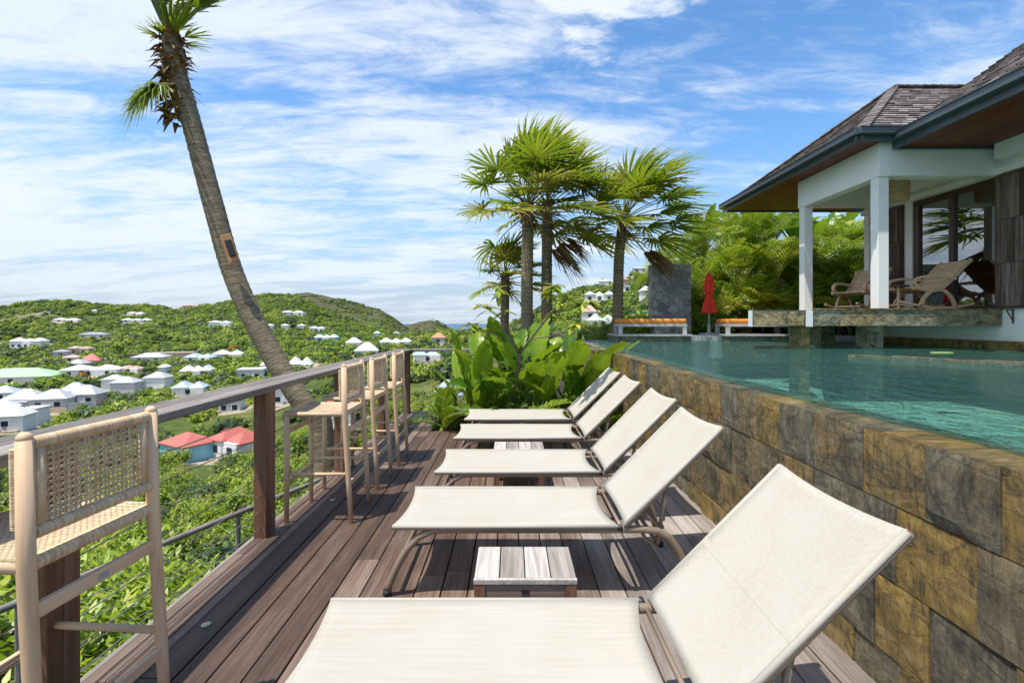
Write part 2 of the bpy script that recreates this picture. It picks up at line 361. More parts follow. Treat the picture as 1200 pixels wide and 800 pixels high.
M['pooltile'] = mk_pooltile()
def mk_water():
    k = NT('pool_water'); v = k.coord()
    n = k.noise(k.coord(scale=(1, 0.8, 1)), 5.0, 3, 0.5, 0.8); n2 = k.noise(v, 19, 2, 0.5, 0.4); n3 = k.noise(v, 1.3, 2)
    h = k.math('ADD', k.math('ADD', n, k.math('MULTIPLY', n2, 0.28)), k.math('MULTIPLY', n3, 0.5)); nr = k.bump(h, 0.8, 0.15)
    fr = k.n('Fresnel'); k.set(fr, IOR=1.33); k.l(nr, fr.inputs['Normal'])
    gl = k.n('BsdfGlossy'); k.set(gl, Roughness=0.03, Color=(0.95, 0.97, 1, 1)); k.l(nr, gl.inputs['Normal'])
    tp = k.n('BsdfTransparent'); tp.inputs[0].default_value = (0.66, 0.93, 0.90, 1)
    df = k.n('BsdfDiffuse'); df.inputs[0].default_value = (0.07, 0.23, 0.20, 1); k.l(nr, df.inputs['Normal'])
    bd = k.n('MixShader'); bd.inputs[0].default_value = 0.24; k.l(tp.outputs[0], bd.inputs[1]); k.l(df.outputs[0], bd.inputs[2])
    mx = k.n('MixShader'); k.l(fr.outputs[0], mx.inputs[0]); k.l(bd.outputs[0], mx.inputs[1]); k.l(gl.outputs[0], mx.inputs[2])
    k.l(mx.outputs[0], k.out.inputs[0]); return k.m
M['water'] = mk_water()
def mk_sea():
    k = NT('sea_water'); v = k.coord(); n = k.noise(v, 0.02, 6)
    k.pbr(k.ramp(n, [(0.3, (0.02, 0.075, 0.16)), (0.7, (0.035, 0.12, 0.22))]), 0.45, k.bump(n, 0.2, 1.0)); return k.m
M['sea'] = mk_sea()
def mk_glass():
    k = NT('window_glass'); lw = k.n('Fresnel'); k.set(lw, IOR=1.9)
    gl = k.n('BsdfGlossy'); k.set(gl, Roughness=0.0, Color=(0.95, 0.97, 1, 1)); tp = k.n('BsdfTransparent'); tp.inputs[0].default_value = (0.55, 0.57, 0.57, 1)
    mx = k.n('MixShader'); k.l(k.math('ADD', lw.outputs[0], 0.22), mx.inputs[0]); k.l(tp.outputs[0], mx.inputs[1]); k.l(gl.outputs[0], mx.inputs[2])
    k.l(mx.outputs[0], k.out.inputs[0]); return k.m
M['glass'] = mk_glass()
def mk_shingle():
    k = NT('roof_shingle'); v = k.coord(); n = k.noise(k.coord(scale=(6, 6, 2)), 1.5, 6, 0.7); f = k.math('ADD', k.math('MULTIPLY', k.attr(), 0.55), k.math('MULTIPLY', n, 0.5))
    k.pbr(k.ramp(f, [(0.25, (0.10, 0.085, 0.08)), (0.5, (0.23, 0.20, 0.185)), (0.8, (0.40, 0.355, 0.33))]), 0.8, k.bump(n, 0.4, 0.01)); return k.m
M['shingle'] = mk_shingle()
def mk_fieldstone():
    k = NT('field_stone'); v = k.coord(scale=(1, 1, 1)); vo = k.n('TexVoronoi', feature='DISTANCE_TO_EDGE'); k.l(v, vo.inputs['Vector']); k.set(vo, Scale=4.6)
    vc = k.n('TexVoronoi'); k.l(v, vc.inputs['Vector']); k.set(vc, Scale=4.6)
    sep = k.n('SeparateColor'); k.l(vc.outputs['Color'], sep.inputs[0])
    n = k.noise(v, 14, 5)
    f = k.math('ADD', k.math('MULTIPLY', sep.outputs[0], 0.6), k.math('MULTIPLY', n, 0.4))
    st = k.ramp(f, [(0.2, (0.16, 0.175, 0.165)), (0.5, (0.27, 0.29, 0.28)), (0.74, (0.37, 0.38, 0.36)), (0.86, (0.50, 0.39, 0.22))])
    e = k.n('MapRange'); k.l(vo.outputs['Distance'], e.inputs[0]); e.inputs[1].default_value = 0.015; e.inputs[2].default_value = 0.06
    col = k.mix(e.outputs[0], (0.30, 0.30, 0.295), st)
    k.pbr(col, 0.8, k.bump(k.math('ADD', e.outputs[0], k.math('MULTIPLY', n, 0.4)), 0.8, 0.03)); return k.m
M['fieldstone'] = mk_fieldstone()
def mk_terrain():
    k = NT('terrain'); v = k.coord(); a = k.attr('bare'); d = k.attr('dry')
    n = k.noise(v, 0.035, 8, 0.68, 0.5); n2 = k.noise(v, 0.25, 6, 0.7)
    f = k.math('ADD', k.math('MULTIPLY', n, 0.5), k.math('MULTIPLY', n2, 0.5))
    g = k.ramp(f, [(0.36, (0.035, 0.06, 0.014)), (0.5, (0.075, 0.105, 0.025)), (0.6, (0.17, 0.155, 0.06)), (0.70, (0.27, 0.215, 0.12))])
    dry = k.ramp(f, [(0.40, (0.035, 0.042, 0.020)), (0.48, (0.068, 0.072, 0.036)), (0.56, (0.115, 0.105, 0.06)), (0.68, (0.19, 0.165, 0.115))])
    tan = k.ramp(f, [(0.35, (0.25, 0.20, 0.14)), (0.65, (0.45, 0.38, 0.29))])
    col = k.mix(d, g, dry)
    q = k.n('MapRange'); k.l(k.math('ADD', a, k.math('MULTIPLY', k.math('SUBTRACT', n2, 0.5), 0.8)), q.inputs[0]); q.inputs[1].default_value = 0.35; q.inputs[2].default_value = 0.6
    col = k.mix(q.outputs[0], col, tan)
    k.pbr(col, 0.95, k.bump(f, 0.8, 2.0), spec=0.1); return k.m
M['terrain'] = mk_terrain()
LEAF_BRIGHT = [(0.0, (0.018, 0.045, 0.006)), (0.3, (0.075, 0.145, 0.008)), (0.55, (0.20, 0.31, 0.010)), (0.8, (0.33, 0.41, 0.018)), (1.0, (0.42, 0.40, 0.06))]
LEAF_DARK = [(0.0, (0.014, 0.03, 0.008)), (0.4, (0.040, 0.085, 0.018)), (0.75, (0.085, 0.15, 0.03)), (1.0, (0.15, 0.20, 0.05))]
M['leaf_shrub'] = m_leaf('shrub_leaf', LEAF_BRIGHT, 0.3, 0.42, 0.25)
M['leaf_tree'] = m_leaf('tree_leaf', [(0.0, (0.018, 0.045, 0.008)), (0.22, (0.05, 0.10, 0.010)), (0.42, (0.125, 0.215, 0.012)), (0.62, (0.25, 0.35, 0.014)), (0.80, (0.34, 0.38, 0.03)), (1.0, (0.30, 0.25, 0.11))], 0.25, 0.5, 0.62)
M['leaf_dark'] = m_leaf('dark_tree_leaf', LEAF_DARK, 0.2, 0.5, 0.3)
M['leaf_flame'] = m_leaf('flame_leaf', [(0.0, (0.05, 0.09, 0.012)), (0.4, (0.25, 0.12, 0.015)), (0.7, (0.50, 0.13, 0.02)), (1.0, (0.62, 0.22, 0.04))], 0.2, 0.6)
M['leaf_fan'] = m_leaf('fan_palm_leaf', [(0.0, (0.018, 0.045, 0.010)), (0.35, (0.055, 0.11, 0.012)), (0.6, (0.16, 0.22, 0.018)), (0.78, (0.42, 0.38, 0.05)), (0.9, (0.36, 0.24, 0.10)), (1.0, (0.22, 0.13, 0.065))], 0.40, 0.38)
M['leaf_feather'] = m_leaf('feather_palm_leaf', [(0.0, (0.02, 0.05, 0.007)), (0.35, (0.095, 0.18, 0.010)), (0.65, (0.25, 0.34, 0.015)), (1.0, (0.48, 0.46, 0.05))], 0.32, 0.4)
M['leaf_paddle'] = m_leaf('paddle_leaf', [(0.0, (0.02, 0.065, 0.010)), (0.35, (0.075, 0.18, 0.012)), (0.7, (0.21, 0.35, 0.018)), (1.0, (0.40, 0.46, 0.04))], 0.36, 0.30, 0, 0.5)
M['leaf_yellow'] = m_leaf('yellow_green_leaf', [(0.0, (0.09, 0.17, 0.02)), (0.5, (0.26, 0.34, 0.03)), (0.8, (0.50, 0.47, 0.06)), (1.0, (0.62, 0.45, 0.10))], 0.3, 0.4)
def mk_trunk():
    k = NT('palm_trunk'); v = k.coord(); w = k.noise(k.coord(scale=(3, 3, 22)), 1.0, 6, 0.65, 0.8); n = k.noise(v, 26, 5, 0.7); t = k.attr()
    f = k.math('ADD', k.math('MULTIPLY', w, 0.5), k.math('ADD', k.math('MULTIPLY', n, 0.34), k.math('MULTIPLY', t, 0.2)))
    k.pbr(k.ramp(f, [(0.35, (0.10, 0.075, 0.045)), (0.52, (0.235, 0.185, 0.115)), (0.7, (0.37, 0.30, 0.20))]), 0.9, k.bump(f, 0.6, 0.02)); return k.m
M['trunk'] = mk_trunk()
M['bark'] = m_plain('brown_bark', (0.16, 0.12, 0.085), 0.9, 0.35, 9, 0.5)
M['fibre'] = m_plain('dead_palm_fibre', (0.27, 0.155, 0.075), 0.9, 0.4, 9, 0.5)

# ------------------------------------------------------------------ terrain
U_ = np.array([-4, -1.06, -0.8, -0.55, -0.35, -0.2, -0.1, 0, 0.1, 0.2, 0.35, 0.5, 4])
Y_ = np.log(np.array([0.4, 2, 6, 15, 30, 50, 75, 100, 140, 190, 250.]))
Z_ = np.array([
 [-2.2, -2.6, -4, -8, -13, -18, -22, -25, -25, -22, -17],
 [-2.2, -2.6, -4, -8, -13, -18, -22, -25, -25, -22, -17],
 [-2.2, -2.6, -4, -8, -13, -18, -22, -25, -25, -22, -17],
 [-2.2, -2.6, -4, -8, -13, -18, -22, -24, -23, -20, -15],
 [-2.2, -2.6, -4, -7.5, -11, -14, -17, -18.5, -17.5, -15, -11],
 [-2.2, -2.6, -4, -6.5, -10, -12.5, -14, -14.5, -14, -12.5, -9],
 [-2.2, -2.6, -3.8, -6, -8, -9.5, -10.5, -11, -10.5, -9, -7],
 [-2.2, -2.6, -3.5, -5, -7, -8, -8, -8, -7, -5, -3],
 [-2.2, -2.6, -3, -4, -5, -5, -4, -3, -1, 3, 8],
 [-2.2, -2.6, -2.8, -2.8, -3.2, -4, -4, -3, 0, 8, 20],
 [-2.2, -2.6, -2.8, -2.0, -0.5, 0, 2, 5, 12, 22, 33],
 [-2.2, -2.6, -2.8, -1.5, 0.5, 2, 5, 9, 17, 28, 42],
 [-2.2, -2.6, -2.8, -1.5, 0.5, 2, 5, 9, 17, 28, 42.]])
def sky_(lst, Yr, veg):
    p = np.array([a for a, b in lst], float); y = np.array([b for a, b in lst], float)
    return p, EYE+(379-y)*Yr/F-veg
S1p = [-900, -300, 0, 25, 55, 85, 110, 150, 190, 205, 240, 270, 300, 325, 345, 360, 380, 400, 430, 460, 500, 520, 545, 575, 600, 630, 650, 684, 700, 720, 735, 750, 765, 800, 850, 1000, 1200, 2500]
S1y = [372, 366, 359, 353, 350, 352, 355, 357, 358, 361, 356, 352, 346, 344, 347, 353, 364, 374, 384, 389, 390, 387, 387, 386, 378, 360, 347, 335, 331, 325, 319, 313, 309, 301, 291, 272, 250, 240]
R1p = [-900, 340, 380, 430, 480, 560, 640, 2500]; R1Y = [550, 550, 520, 400, 340, 320, 275, 275]
L2 = [(-900, 390), (250, 365), (300, 353), (335, 345), (360, 343), (385, 347), (410, 353), (430, 359), (445, 362), (460, 371), (472, 380), (485, 388), (540, 400), (2500, 420)]
L3 = [(-900, 420), (455, 400), (465, 387), (475, 381), (490, 376), (505, 373.5), (515, 377), (528, 384), (540, 394), (2500, 420)]
def height(u, Y):
    u = np.asarray(u, float); Y = np.asarray(Y, float); px = 600+F*u
    ly = np.log(np.clip(Y, 0.4, 250))
    ui = np.clip(np.searchsorted(U_, u)-1, 0, len(U_)-2); fu = np.clip((u-U_[ui])/(U_[ui+1]-U_[ui]), 0, 1); fu = fu*fu*(3-2*fu)
    yi = np.clip(np.searchsorted(Y_, ly)-1, 0, len(Y_)-2); fy = np.clip((ly-Y_[yi])/(Y_[yi+1]-Y_[yi]), 0, 1)
    base = (Z_[ui, yi]*(1-fy)+Z_[ui, yi+1]*fy)*(1-fu)+(Z_[ui+1, yi]*(1-fy)+Z_[ui+1, yi+1]*fy)*fu
    Yr = np.interp(px, R1p, R1Y); ys = np.interp(px, S1p, S1y)
    zr = EYE+(379-ys)*Yr/F-2.5
    t = np.clip((Y-250)/np.maximum(Yr-250, 5), 0, 1)
    z1 = base+(zr-base)*t**1.12
    back = np.clip((Y-Yr)/250, 0, 1); z1 = np.where(Y > Yr, zr+(-60-zr)*(back*back*(3-2*back)), z1)
    p2 = np.interp(px, [a for a, b in L2], [b for a, b in L2]); zr2 = EYE+(379-p2)*900/F
    t2 = np.clip((Y-430)/470, 0, 1); z2 = -30+(zr2+30)*t2**0.9; b2 = np.clip((Y-900)/300, 0, 1); z2 = np.where(Y > 900, zr2+(-60-zr2)*b2, z2)
    p3 = np.interp(px, [a for a, b in L3], [b for a, b in L3]); zr3 = EYE+(379-p3)*1500/F
    t3 = np.clip((Y-1150)/350, 0, 1); z3 = -60+(zr3+60)*t3**0.8; b3 = np.clip((Y-1500)/300, 0, 1); z3 = np.where(Y > 1500, zr3+(-60-zr3)*b3, z3)
    return np.maximum(np.maximum(z1, z2), z3)
def hxy(X, Y): return float(height(X/Y, Y))
def hit(px, py):
    """where the sight line through this spot meets the hillside"""
    u = (px-600)/F; s = (379-py)/F
    Ys = np.geomspace(14, 1500, 4000); d = height(np.full(4000, u), Ys)-(EYE+s*Ys)
    i = int(np.argmax(d > 0)) if (d > 0).any() else 3999
    return u*Ys[i], Ys[i], float(height(u, Ys[i]))

# ---- village houses: base-centre pixel of the photo's house, its width there, wall height, depth ratio, roof and wall colours
HW = {'white': (0.80, 0.80, 0.79), 'grey': (0.52, 0.52, 0.52), 'blue': (0.25, 0.58, 0.68), 'tan': (0.45, 0.36, 0.27), 'pale': (0.64, 0.64, 0.63), 'pink': (0.60, 0.42, 0.36), 'aqua': (0.42, 0.60, 0.60)}
HRF = {'white': (0.64, 0.63, 0.61), 'grey': (0.28, 0.29, 0.32), 'lgrey': (0.42, 0.43, 0.44), 'red': (0.46, 0.125, 0.095), 'green': (0.36, 0.55, 0.33), 'pink': (0.60, 0.34, 0.29), 'tan': (0.40, 0.31, 0.23), 'brown': (0.11, 0.08, 0.065), 'blue': (0.40, 0.49, 0.59), 'mint': (0.55, 0.72, 0.60), 'terra': (0.52, 0.22, 0.12), 'aqua': (0.50, 0.66, 0.66)}
def mr(n, c): return m_plain(n, c, 0.6, 0.07, 1.2, 0.05)
HW = {k: mr('house_wall_'+k, v) for k, v in HW.items()}; HRF = {k: mr('house_roof_'+k, v) for k, v in HRF.items()}
M['winglass'] = m_plain('house_window_glass', (0.03, 0.035, 0.045), 0.15, 0.1, 3, 0)
M['winwhite'] = m_plain('house_shutter_white', (0.75, 0.75, 0.75), 0.6, 0.05, 3, 0)
# px, base y, width px, real width m (sets size through distance), depth m, wall h, roof h, roof col, wall col, rot, windows, label
HOUSES = [
 (35, 409, 33, None, 7, 4.2, 2.2, 'white', 'white', -4, 5, 'long white two storey villa with four low white roofs on the left hillside', 3),
 (111, 398, 27, None, 8, 2.8, 1.6, 'grey', 'pale', 8, 3, 'lone grey roofed villa halfway up the green slope above the red roof', 1),
 (79, 378.5, 26, None, 6, 2.0, 1.6, 'white', 'white', 0, 2, 'flat spread white villa alone high on the left hillside', 2),
 (111.5, 367.5, 6, None, 6, 2.0, 1.2, 'white', 'white', 0, 0, 'tiny white roof just under the left hilltop', 1),
 (73, 420, 15, None, 7, 3.0, 1.2, 'grey', 'grey', 10, 1, 'small blue grey house with one dark opening below the tan stone house', 1),
 (96, 416, 22, None, 7, 3.2, 1.6, 'tan', 'tan', 0, 2, 'tan stone house among shrubs above the flat pink roof', 2),
 (86, 425, 18, None, 7, 2.2, 1.2, 'pink', 'pale', -5, 1, 'low house with a flat pinkish roof beside the red hip roof', 1),
 (107, 430, 19, None, 8, 2.6, 3.0, 'red', 'pink', 14, 1, 'house with a steep red hip roof in the upper village', 1),
 (92, 433, 20, None, 8, 2.4, 1.8, 'lgrey', 'pale', -10, 1, 'grey roofed house leaning against the red hip roof house', 1),
 (110, 441, 58, None, 10, 2.8, 2.2, 'white', 'white', 5, 3, 'long bright white building with white roofs in front of the red hip roof', 2),
 (24, 449, 78, None, 14, 2.6, 3.0, 'green', 'pale', 6, 3, 'wide building under a pale green metal roof', 1),
 (6, 470, 26, None, 8, 2.6, 2.0, 'blue', 'pale', 4, 1, 'pale blue roof at the left end of the grey house row', 1),
 (32, 479, 38, None, 9, 3.0, 2.8, 'lgrey', 'grey', 4, 3, 'leftmost large grey house with a big porch and pale pyramid roof', 1),
 (64, 479.5, 38, None, 8, 3.2, 2.6, 'lgrey', 'grey', 3, 2, 'middle grey concrete house with two dark windows and white shutters', 1),
 (103, 474, 31, None, 8, 3.2, 2.7, 'lgrey', 'grey', -4, 2, 'right grey concrete house of the row, next to the wooden fence', 1),
 (89, 469, 27, None, 8, 3.0, 2.6, 'lgrey', 'white', 3, 1, 'white house peeking out behind the right grey concrete house', 1),
 (14, 503, 36, None, 9, 3.4, 2.4, 'white', 'white', 3, 1, 'nearest white house of the village with a tan shuttered window', 1),
 (5, 489, 24, None, 7, 2.6, 2.2, 'white', 'white', 8, 1, 'white roof just behind the nearest white house', 1),
 (41, 495, 18, None, 7, 3.6, 0.4, 'white', 'white', -6, 1, 'white flat topped annex right of the nearest white house', 0),
 (135, 456, 22, None, 7, 3.4, 1.6, 'lgrey', 'white', 4, 0, 'white walled house left of the bare concrete house with the pale roof', 1),
 (149, 460, 27, None, 7, 3.4, 1.9, 'lgrey', 'grey', -3, 0, 'unfinished grey concrete house with blank walls and pale roof', 1),
 (186, 454.5, 25, None, 7, 3.6, 2.0, 'lgrey', 'white', -6, 0, 'square white house with blank front and grey pyramid roof', 1),
 (232, 441, 32, None, 8, 2.2, 2.3, 'white', 'white', 8, 2, 'house under three white pointed roofs among the dense trees', 3),
 (224, 463, 34, None, 8, 2.6, 2.2, 'blue', 'white', 6, 1, 'white house with stepped pale blue roofs just above the handrail', 2),
 (193, 437.5, 8, None, 6, 2.4, 1.2, 'white', 'white', 0, 0, 'little white house half buried in trees above the square white house', 1),
 (155, 438, 21, None, 7, 2.0, 1.4, 'pink', 'white', -6, 1, 'house with weathered pink roofs right of the long bright white building', 2),
 (178, 425, 36, None, 9, 2.4, 2.0, 'lgrey', 'pale', 2, 2, 'house under one wide pale grey roof below the tan terraces', 1),
 (236, 424.5, 30, None, 8, 2.2, 2.0, 'blue', 'white', -8, 2, 'pale blue grey roofed house in the trees right of the tan terraces', 2),
 (207, 420, 43, None, 8, 2.4, 0.5, 'tan', 'tan', 4, 0, 'wide flat tan terraced building at the foot of the bushy slope', 0),
 (158, 421.5, 15, None, 7, 2.2, 0.4, 'brown', 'tan', 0, 0, 'dark brown flat roofed shed beside the wide pale grey roof', 0),
 (161, 379, 31, None, 7, 2.2, 1.8, 'mint', 'pale', 0, 3, 'long villa with four pale green roofs high on the middle slope', 3),
 (160, 370.5, 17, None, 7, 2.0, 1.6, 'white', 'white', 0, 1, 'short white villa above the pale green roofs', 2),
 (259, 386, 24, None, 8, 4.6, 1.6, 'white', 'white', 0, 4, 'white two storey villa left of the leaning palm trunk', 2),
 (226, 362, 20, None, 7, 2.4, 1.2, 'terra', 'pink', 0, 1, 'terracotta roofed house on the saddle of the skyline', 2),
 (269, 420, 33, None, 9, 2.0, 2.2, 'white', 'white', 6, 1, 'pair of low white roofs in trees left of the leaning palm', 2),
 (344, 371.5, 26, None, 8, 3.2, 1.8, 'white', 'pale', 0, 3, 'white twin roofed villa just below the bright green hilltop', 2),
 (317, 387, 7, None, 7, 2.6, 1.2, 'white', 'white', 0, 0, 'small white house touching the right edge of the leaning trunk', 1),
 (334.5, 387, 8, None, 7, 2.6, 1.2, 'white', 'white', 0, 0, 'small white house two houses left of the long white villa, beside a round dark tree', 1),
 (353.5, 387, 9, None, 7, 2.6, 1.2, 'white', 'white', 0, 0, 'small white house next to the long white villa on the lower slope', 1),
 (372.5, 391, 17, None, 8, 3.2, 1.4, 'white', 'white', 0, 3, 'long white villa with dark windows above the turquoise house', 2),
 (383, 402, 26, None, 8, 2.8, 2.0, 'aqua', 'aqua', 0, 2, 'pale turquoise villa with clustered roofs', 3),
 (314, 434, 13, None, 8, 2.0, 2.6, 'white', 'white', 0, 0, 'white pointed roof left of the leaning palm at handrail height', 1),
 (353, 433, 27, None, 9, 2.0, 3.4, 'white', 'white', 4, 0, 'two steep white tent shaped roofs right of the leaning palm', 2),
 (296, 445, 30, None, 8, 3.6, 0.6, 'white', 'pale', 4, 2, 'pale flat roofed house with a balcony left of the leaning palm', 0),
 (415, 408, 18, None, 9, 2.4, 2.6, 'white', 'white', 0, 0, 'white hip roofed house behind the larger white pyramid roof', 1),
 (430, 417, 28, None, 11, 2.0, 3.6, 'white', 'white', 6, 0, 'large white pyramid roof with a small dormer above the handrail', 1),
 (464, 406.5, 37, None, 9, 2.2, 2.2, 'white', 'white', 0, 2, 'row of three white roofs above the last bar stools', 3),
 (514, 404, 16, None, 9, 3.0, 2.4, 'terra', 'grey', 0, 1, 'house with a salmon red roof beyond the far handrail', 1),
 (464.5, 393.5, 9, None, 8, 2.4, 1.6, 'lgrey', 'white', 0, 0, 'small pale house at the foot of the dry brown hill', 1),
 (442, 395.5, 7, None, 8, 2.4, 1.4, 'white', 'aqua', 0, 0, 'tiny pale green house left of the house at the foot of the dry hill', 1),
 (500, 425, 32, None, 9, 2.6, 2.0, 'blue', 'white', 12, 1, 'pale blue roof showing just under the far handrail', 2),
 (526, 482, 20, None, 7, 2.4, 1.8, 'blue', 'white', 20, 0, 'pale blue roof low behind the leafy planting at the deck end', 1),
 (222, 538, 48, 8.3, 6.4, 3.0, 1.7, 'red', 'blue', -40, 1, 'red roofed cottage with sky blue walls below the deck', 1),
 (281, 534, 50, 9, 7, 3.2, 1.9, 'red', 'white', -38, 2, 'white walled cottage with double red roofs beside the blue cottage', 2),
 (272, 484, 24, None, 8, 3.4, 0.8, 'lgrey', 'pale', 4, 2, 'pale concrete house seen under the handrail near the deck post', 0),
 (336, 474, 22, 8, 7, 4.0, 0.6, 'white', 'white', 8, 2, 'white house with a balcony right of the deck post, under the handrail', 0),
 (393, 497, 22, 8, 7, 2.6, 2.2, 'red', 'white', 0, 0, 'red roof glimpsed through the legs of the stools', 1),
 (702, 355.5, 36, None, 9, 3.0, 1.8, 'white', 'white', -4, 3, 'white villa with joined roofs on the right hillside', 3),
 (691, 376, 22, None, 9, 2.6, 2.2, 'pink', 'pale', 0, 1, 'house with a faded pink roof left of the mint green pavilion', 1),
 (705, 386, 25, 8, 8, 2.2, 2.2, 'mint', 'white', 4, 3, 'pavilion with a mint green roof beyond the pool', 2),
 (732, 335.5, 7, None, 7, 2.6, 1.4, 'terra', 'pink', 0, 0, 'small terracotta house beside the tall slim palm trunk', 1),
 (734, 345, 10, None, 8, 3.0, 0.5, 'white', 'white', 0, 1, 'white block house below the small terracotta house', 0),
 (756, 352, 12, None, 8, 2.6, 1.6, 'white', 'white', 0, 0, 'white house close to the left edge of the grey stone wall', 1),
 (750, 322, 17, None, 8, 2.6, 1.0, 'lgrey', 'pale', -6, 2, 'long pale house just under the right skyline', 1),
 (708, 336, 12, None, 7, 2.2, 1.4, 'white', 'white', -10, 0, 'small white roof high on the right hillside', 1),
]
HP = []   # (x, y, z, width, depth, rot, screen box)
for h in HOUSES:
    X, Y, Z = hit(h[0], h[1]-1.0)
    w = (h[3] or h[2]*Y/F)*0.92
    HP.append((X, Y, Z, w, min(h[4], max(5, w*0.8)), R(h[9])-math.atan2(X, Y)*0.35))
def terrain():
    us = np.concatenate([np.linspace(-4, -1.3, 40)[:-1], np.linspace(-1.3, 0.75, 330), np.linspace(0.75, 4, 40)[1:]])
    Ys = np.geomspace(0.4, 2200, 300)
    UU, YY = np.meshgrid(us, Ys, indexing='ij'); ZZ = height(UU, YY); XX = UU*YY
    nu, ny = UU.shape
    nz = np.zeros_like(ZZ)
    for s_, a_ in ((1/45., 2.2), (1/17., 0.9)):
        nz += np.array([mnoise.noise(Vector((x*s_, y*s_, 0.3))) for x, y in zip(XX.ravel(), YY.ravel())]).reshape(ZZ.shape)*a_
    ZZ = ZZ+nz*np.clip((YY-25)/60, 0, 1)*0.7
    bare = np.zeros_like(ZZ)
    for (X, Y, Z, w, d, r) in HP:
        D = np.hypot(XX-X, YY-Y); bare = np.maximum(bare, np.clip(1.5-D/(w*0.75+1.5), 0, 0.75))
    def bp(px, py, r, a):
        X, Y, Z = hit(px, py); return np.clip(a*(1.3-np.hypot((XX-X), (YY-Y)*0.6)/r), 0, a)
    for px, py, r, a in ((20, 424, 22, .8), (90, 418, 22, .7), (200, 414, 26, .8), (140, 470, 12, .8), (115, 482, 10, .8), (350, 402, 16, .7), (270, 402, 24, .45), (10, 400, 20, .5), (70, 383, 40, .5), (25, 372, 50, .45), (150, 398, 20, .5), (500, 440, 8, .6)):
        bare = np.maximum(bare, bp(px, py, r, a))
    px = 600+F*UU
    dry = np.clip((YY-640)/120, 0, 1)
    vs = np.stack([XX.ravel(), YY.ravel(), ZZ.ravel()], 1)
    idx = np.arange(nu*ny).reshape(nu, ny)
    fs = np.stack([idx[:-1, :-1].ravel(), idx[1:, :-1].ravel(), idx[1:, 1:].ravel(), idx[:-1, 1:].ravel()], 1)
    me = bpy.data.meshes.new('hills'); me.from_pydata(vs.tolist(), [], fs.tolist()); me.materials.append(M['terrain'])
    for nme, arr in (('bare', bare), ('dry', dry)):
        a = me.attributes.new(nme, 'FLOAT', 'POINT'); a.data.foreach_set('value', arr.ravel().astype(np.float32))
    me.polygons.foreach_set('use_smooth', [True]*len(me.polygons))
    o = bpy.data.objects.new('hills', me); COL.objects.link(o); tag(o, kind='structure')
    m = MB(); m.add([(-60000, -500, -42), (60000, -500, -42), (60000, 60000, -42), (-60000, 60000, -42)], [(0, 1, 2, 3)])
    tag(m.build('sea', M['sea']), kind='structure')
    m = MB(); m.add([(-60, -40, -2.25), (60, -40, -2.25), (60, 0.5, -2.25), (-60, 0.5, -2.25)], [(0, 1, 2, 3)])
    tag(m.build('ground', M['terrain']), kind='structure')
terrain()

# ---- houses
def hip(m, w, d, z, h, cx=0, cy=0, ov=0.35):
    a, b = w/2+ov, d/2+ov; rl = max(0, a-b); rw = max(0, b-a)
    vs = [(cx-a, cy-b, z), (cx+a, cy-b, z), (cx+a, cy+b, z), (cx-a, cy+b, z), (cx-rl, cy-rw, z+h), (cx+rl, cy-rw, z+h), (cx+rl, cy+rw, z+h), (cx-rl, cy+rw, z+h),
          (cx-a, cy-b, z-0.18), (cx+a, cy-b, z-0.18), (cx+a, cy+b, z-0.18), (cx-a, cy+b, z-0.18)]
    fs = [(0, 1, 5, 4), (1, 2, 6, 5), (2, 3, 7, 6), (3, 0, 4, 7), (8, 9, 1, 0), (9, 10, 2, 1), (10, 11, 3, 2), (11, 8, 0, 3), (11, 10, 9, 8)]
    if rl > 0.01 or rw > 0.01: fs.append((4, 5, 6, 7))
    m.add(vs, fs)
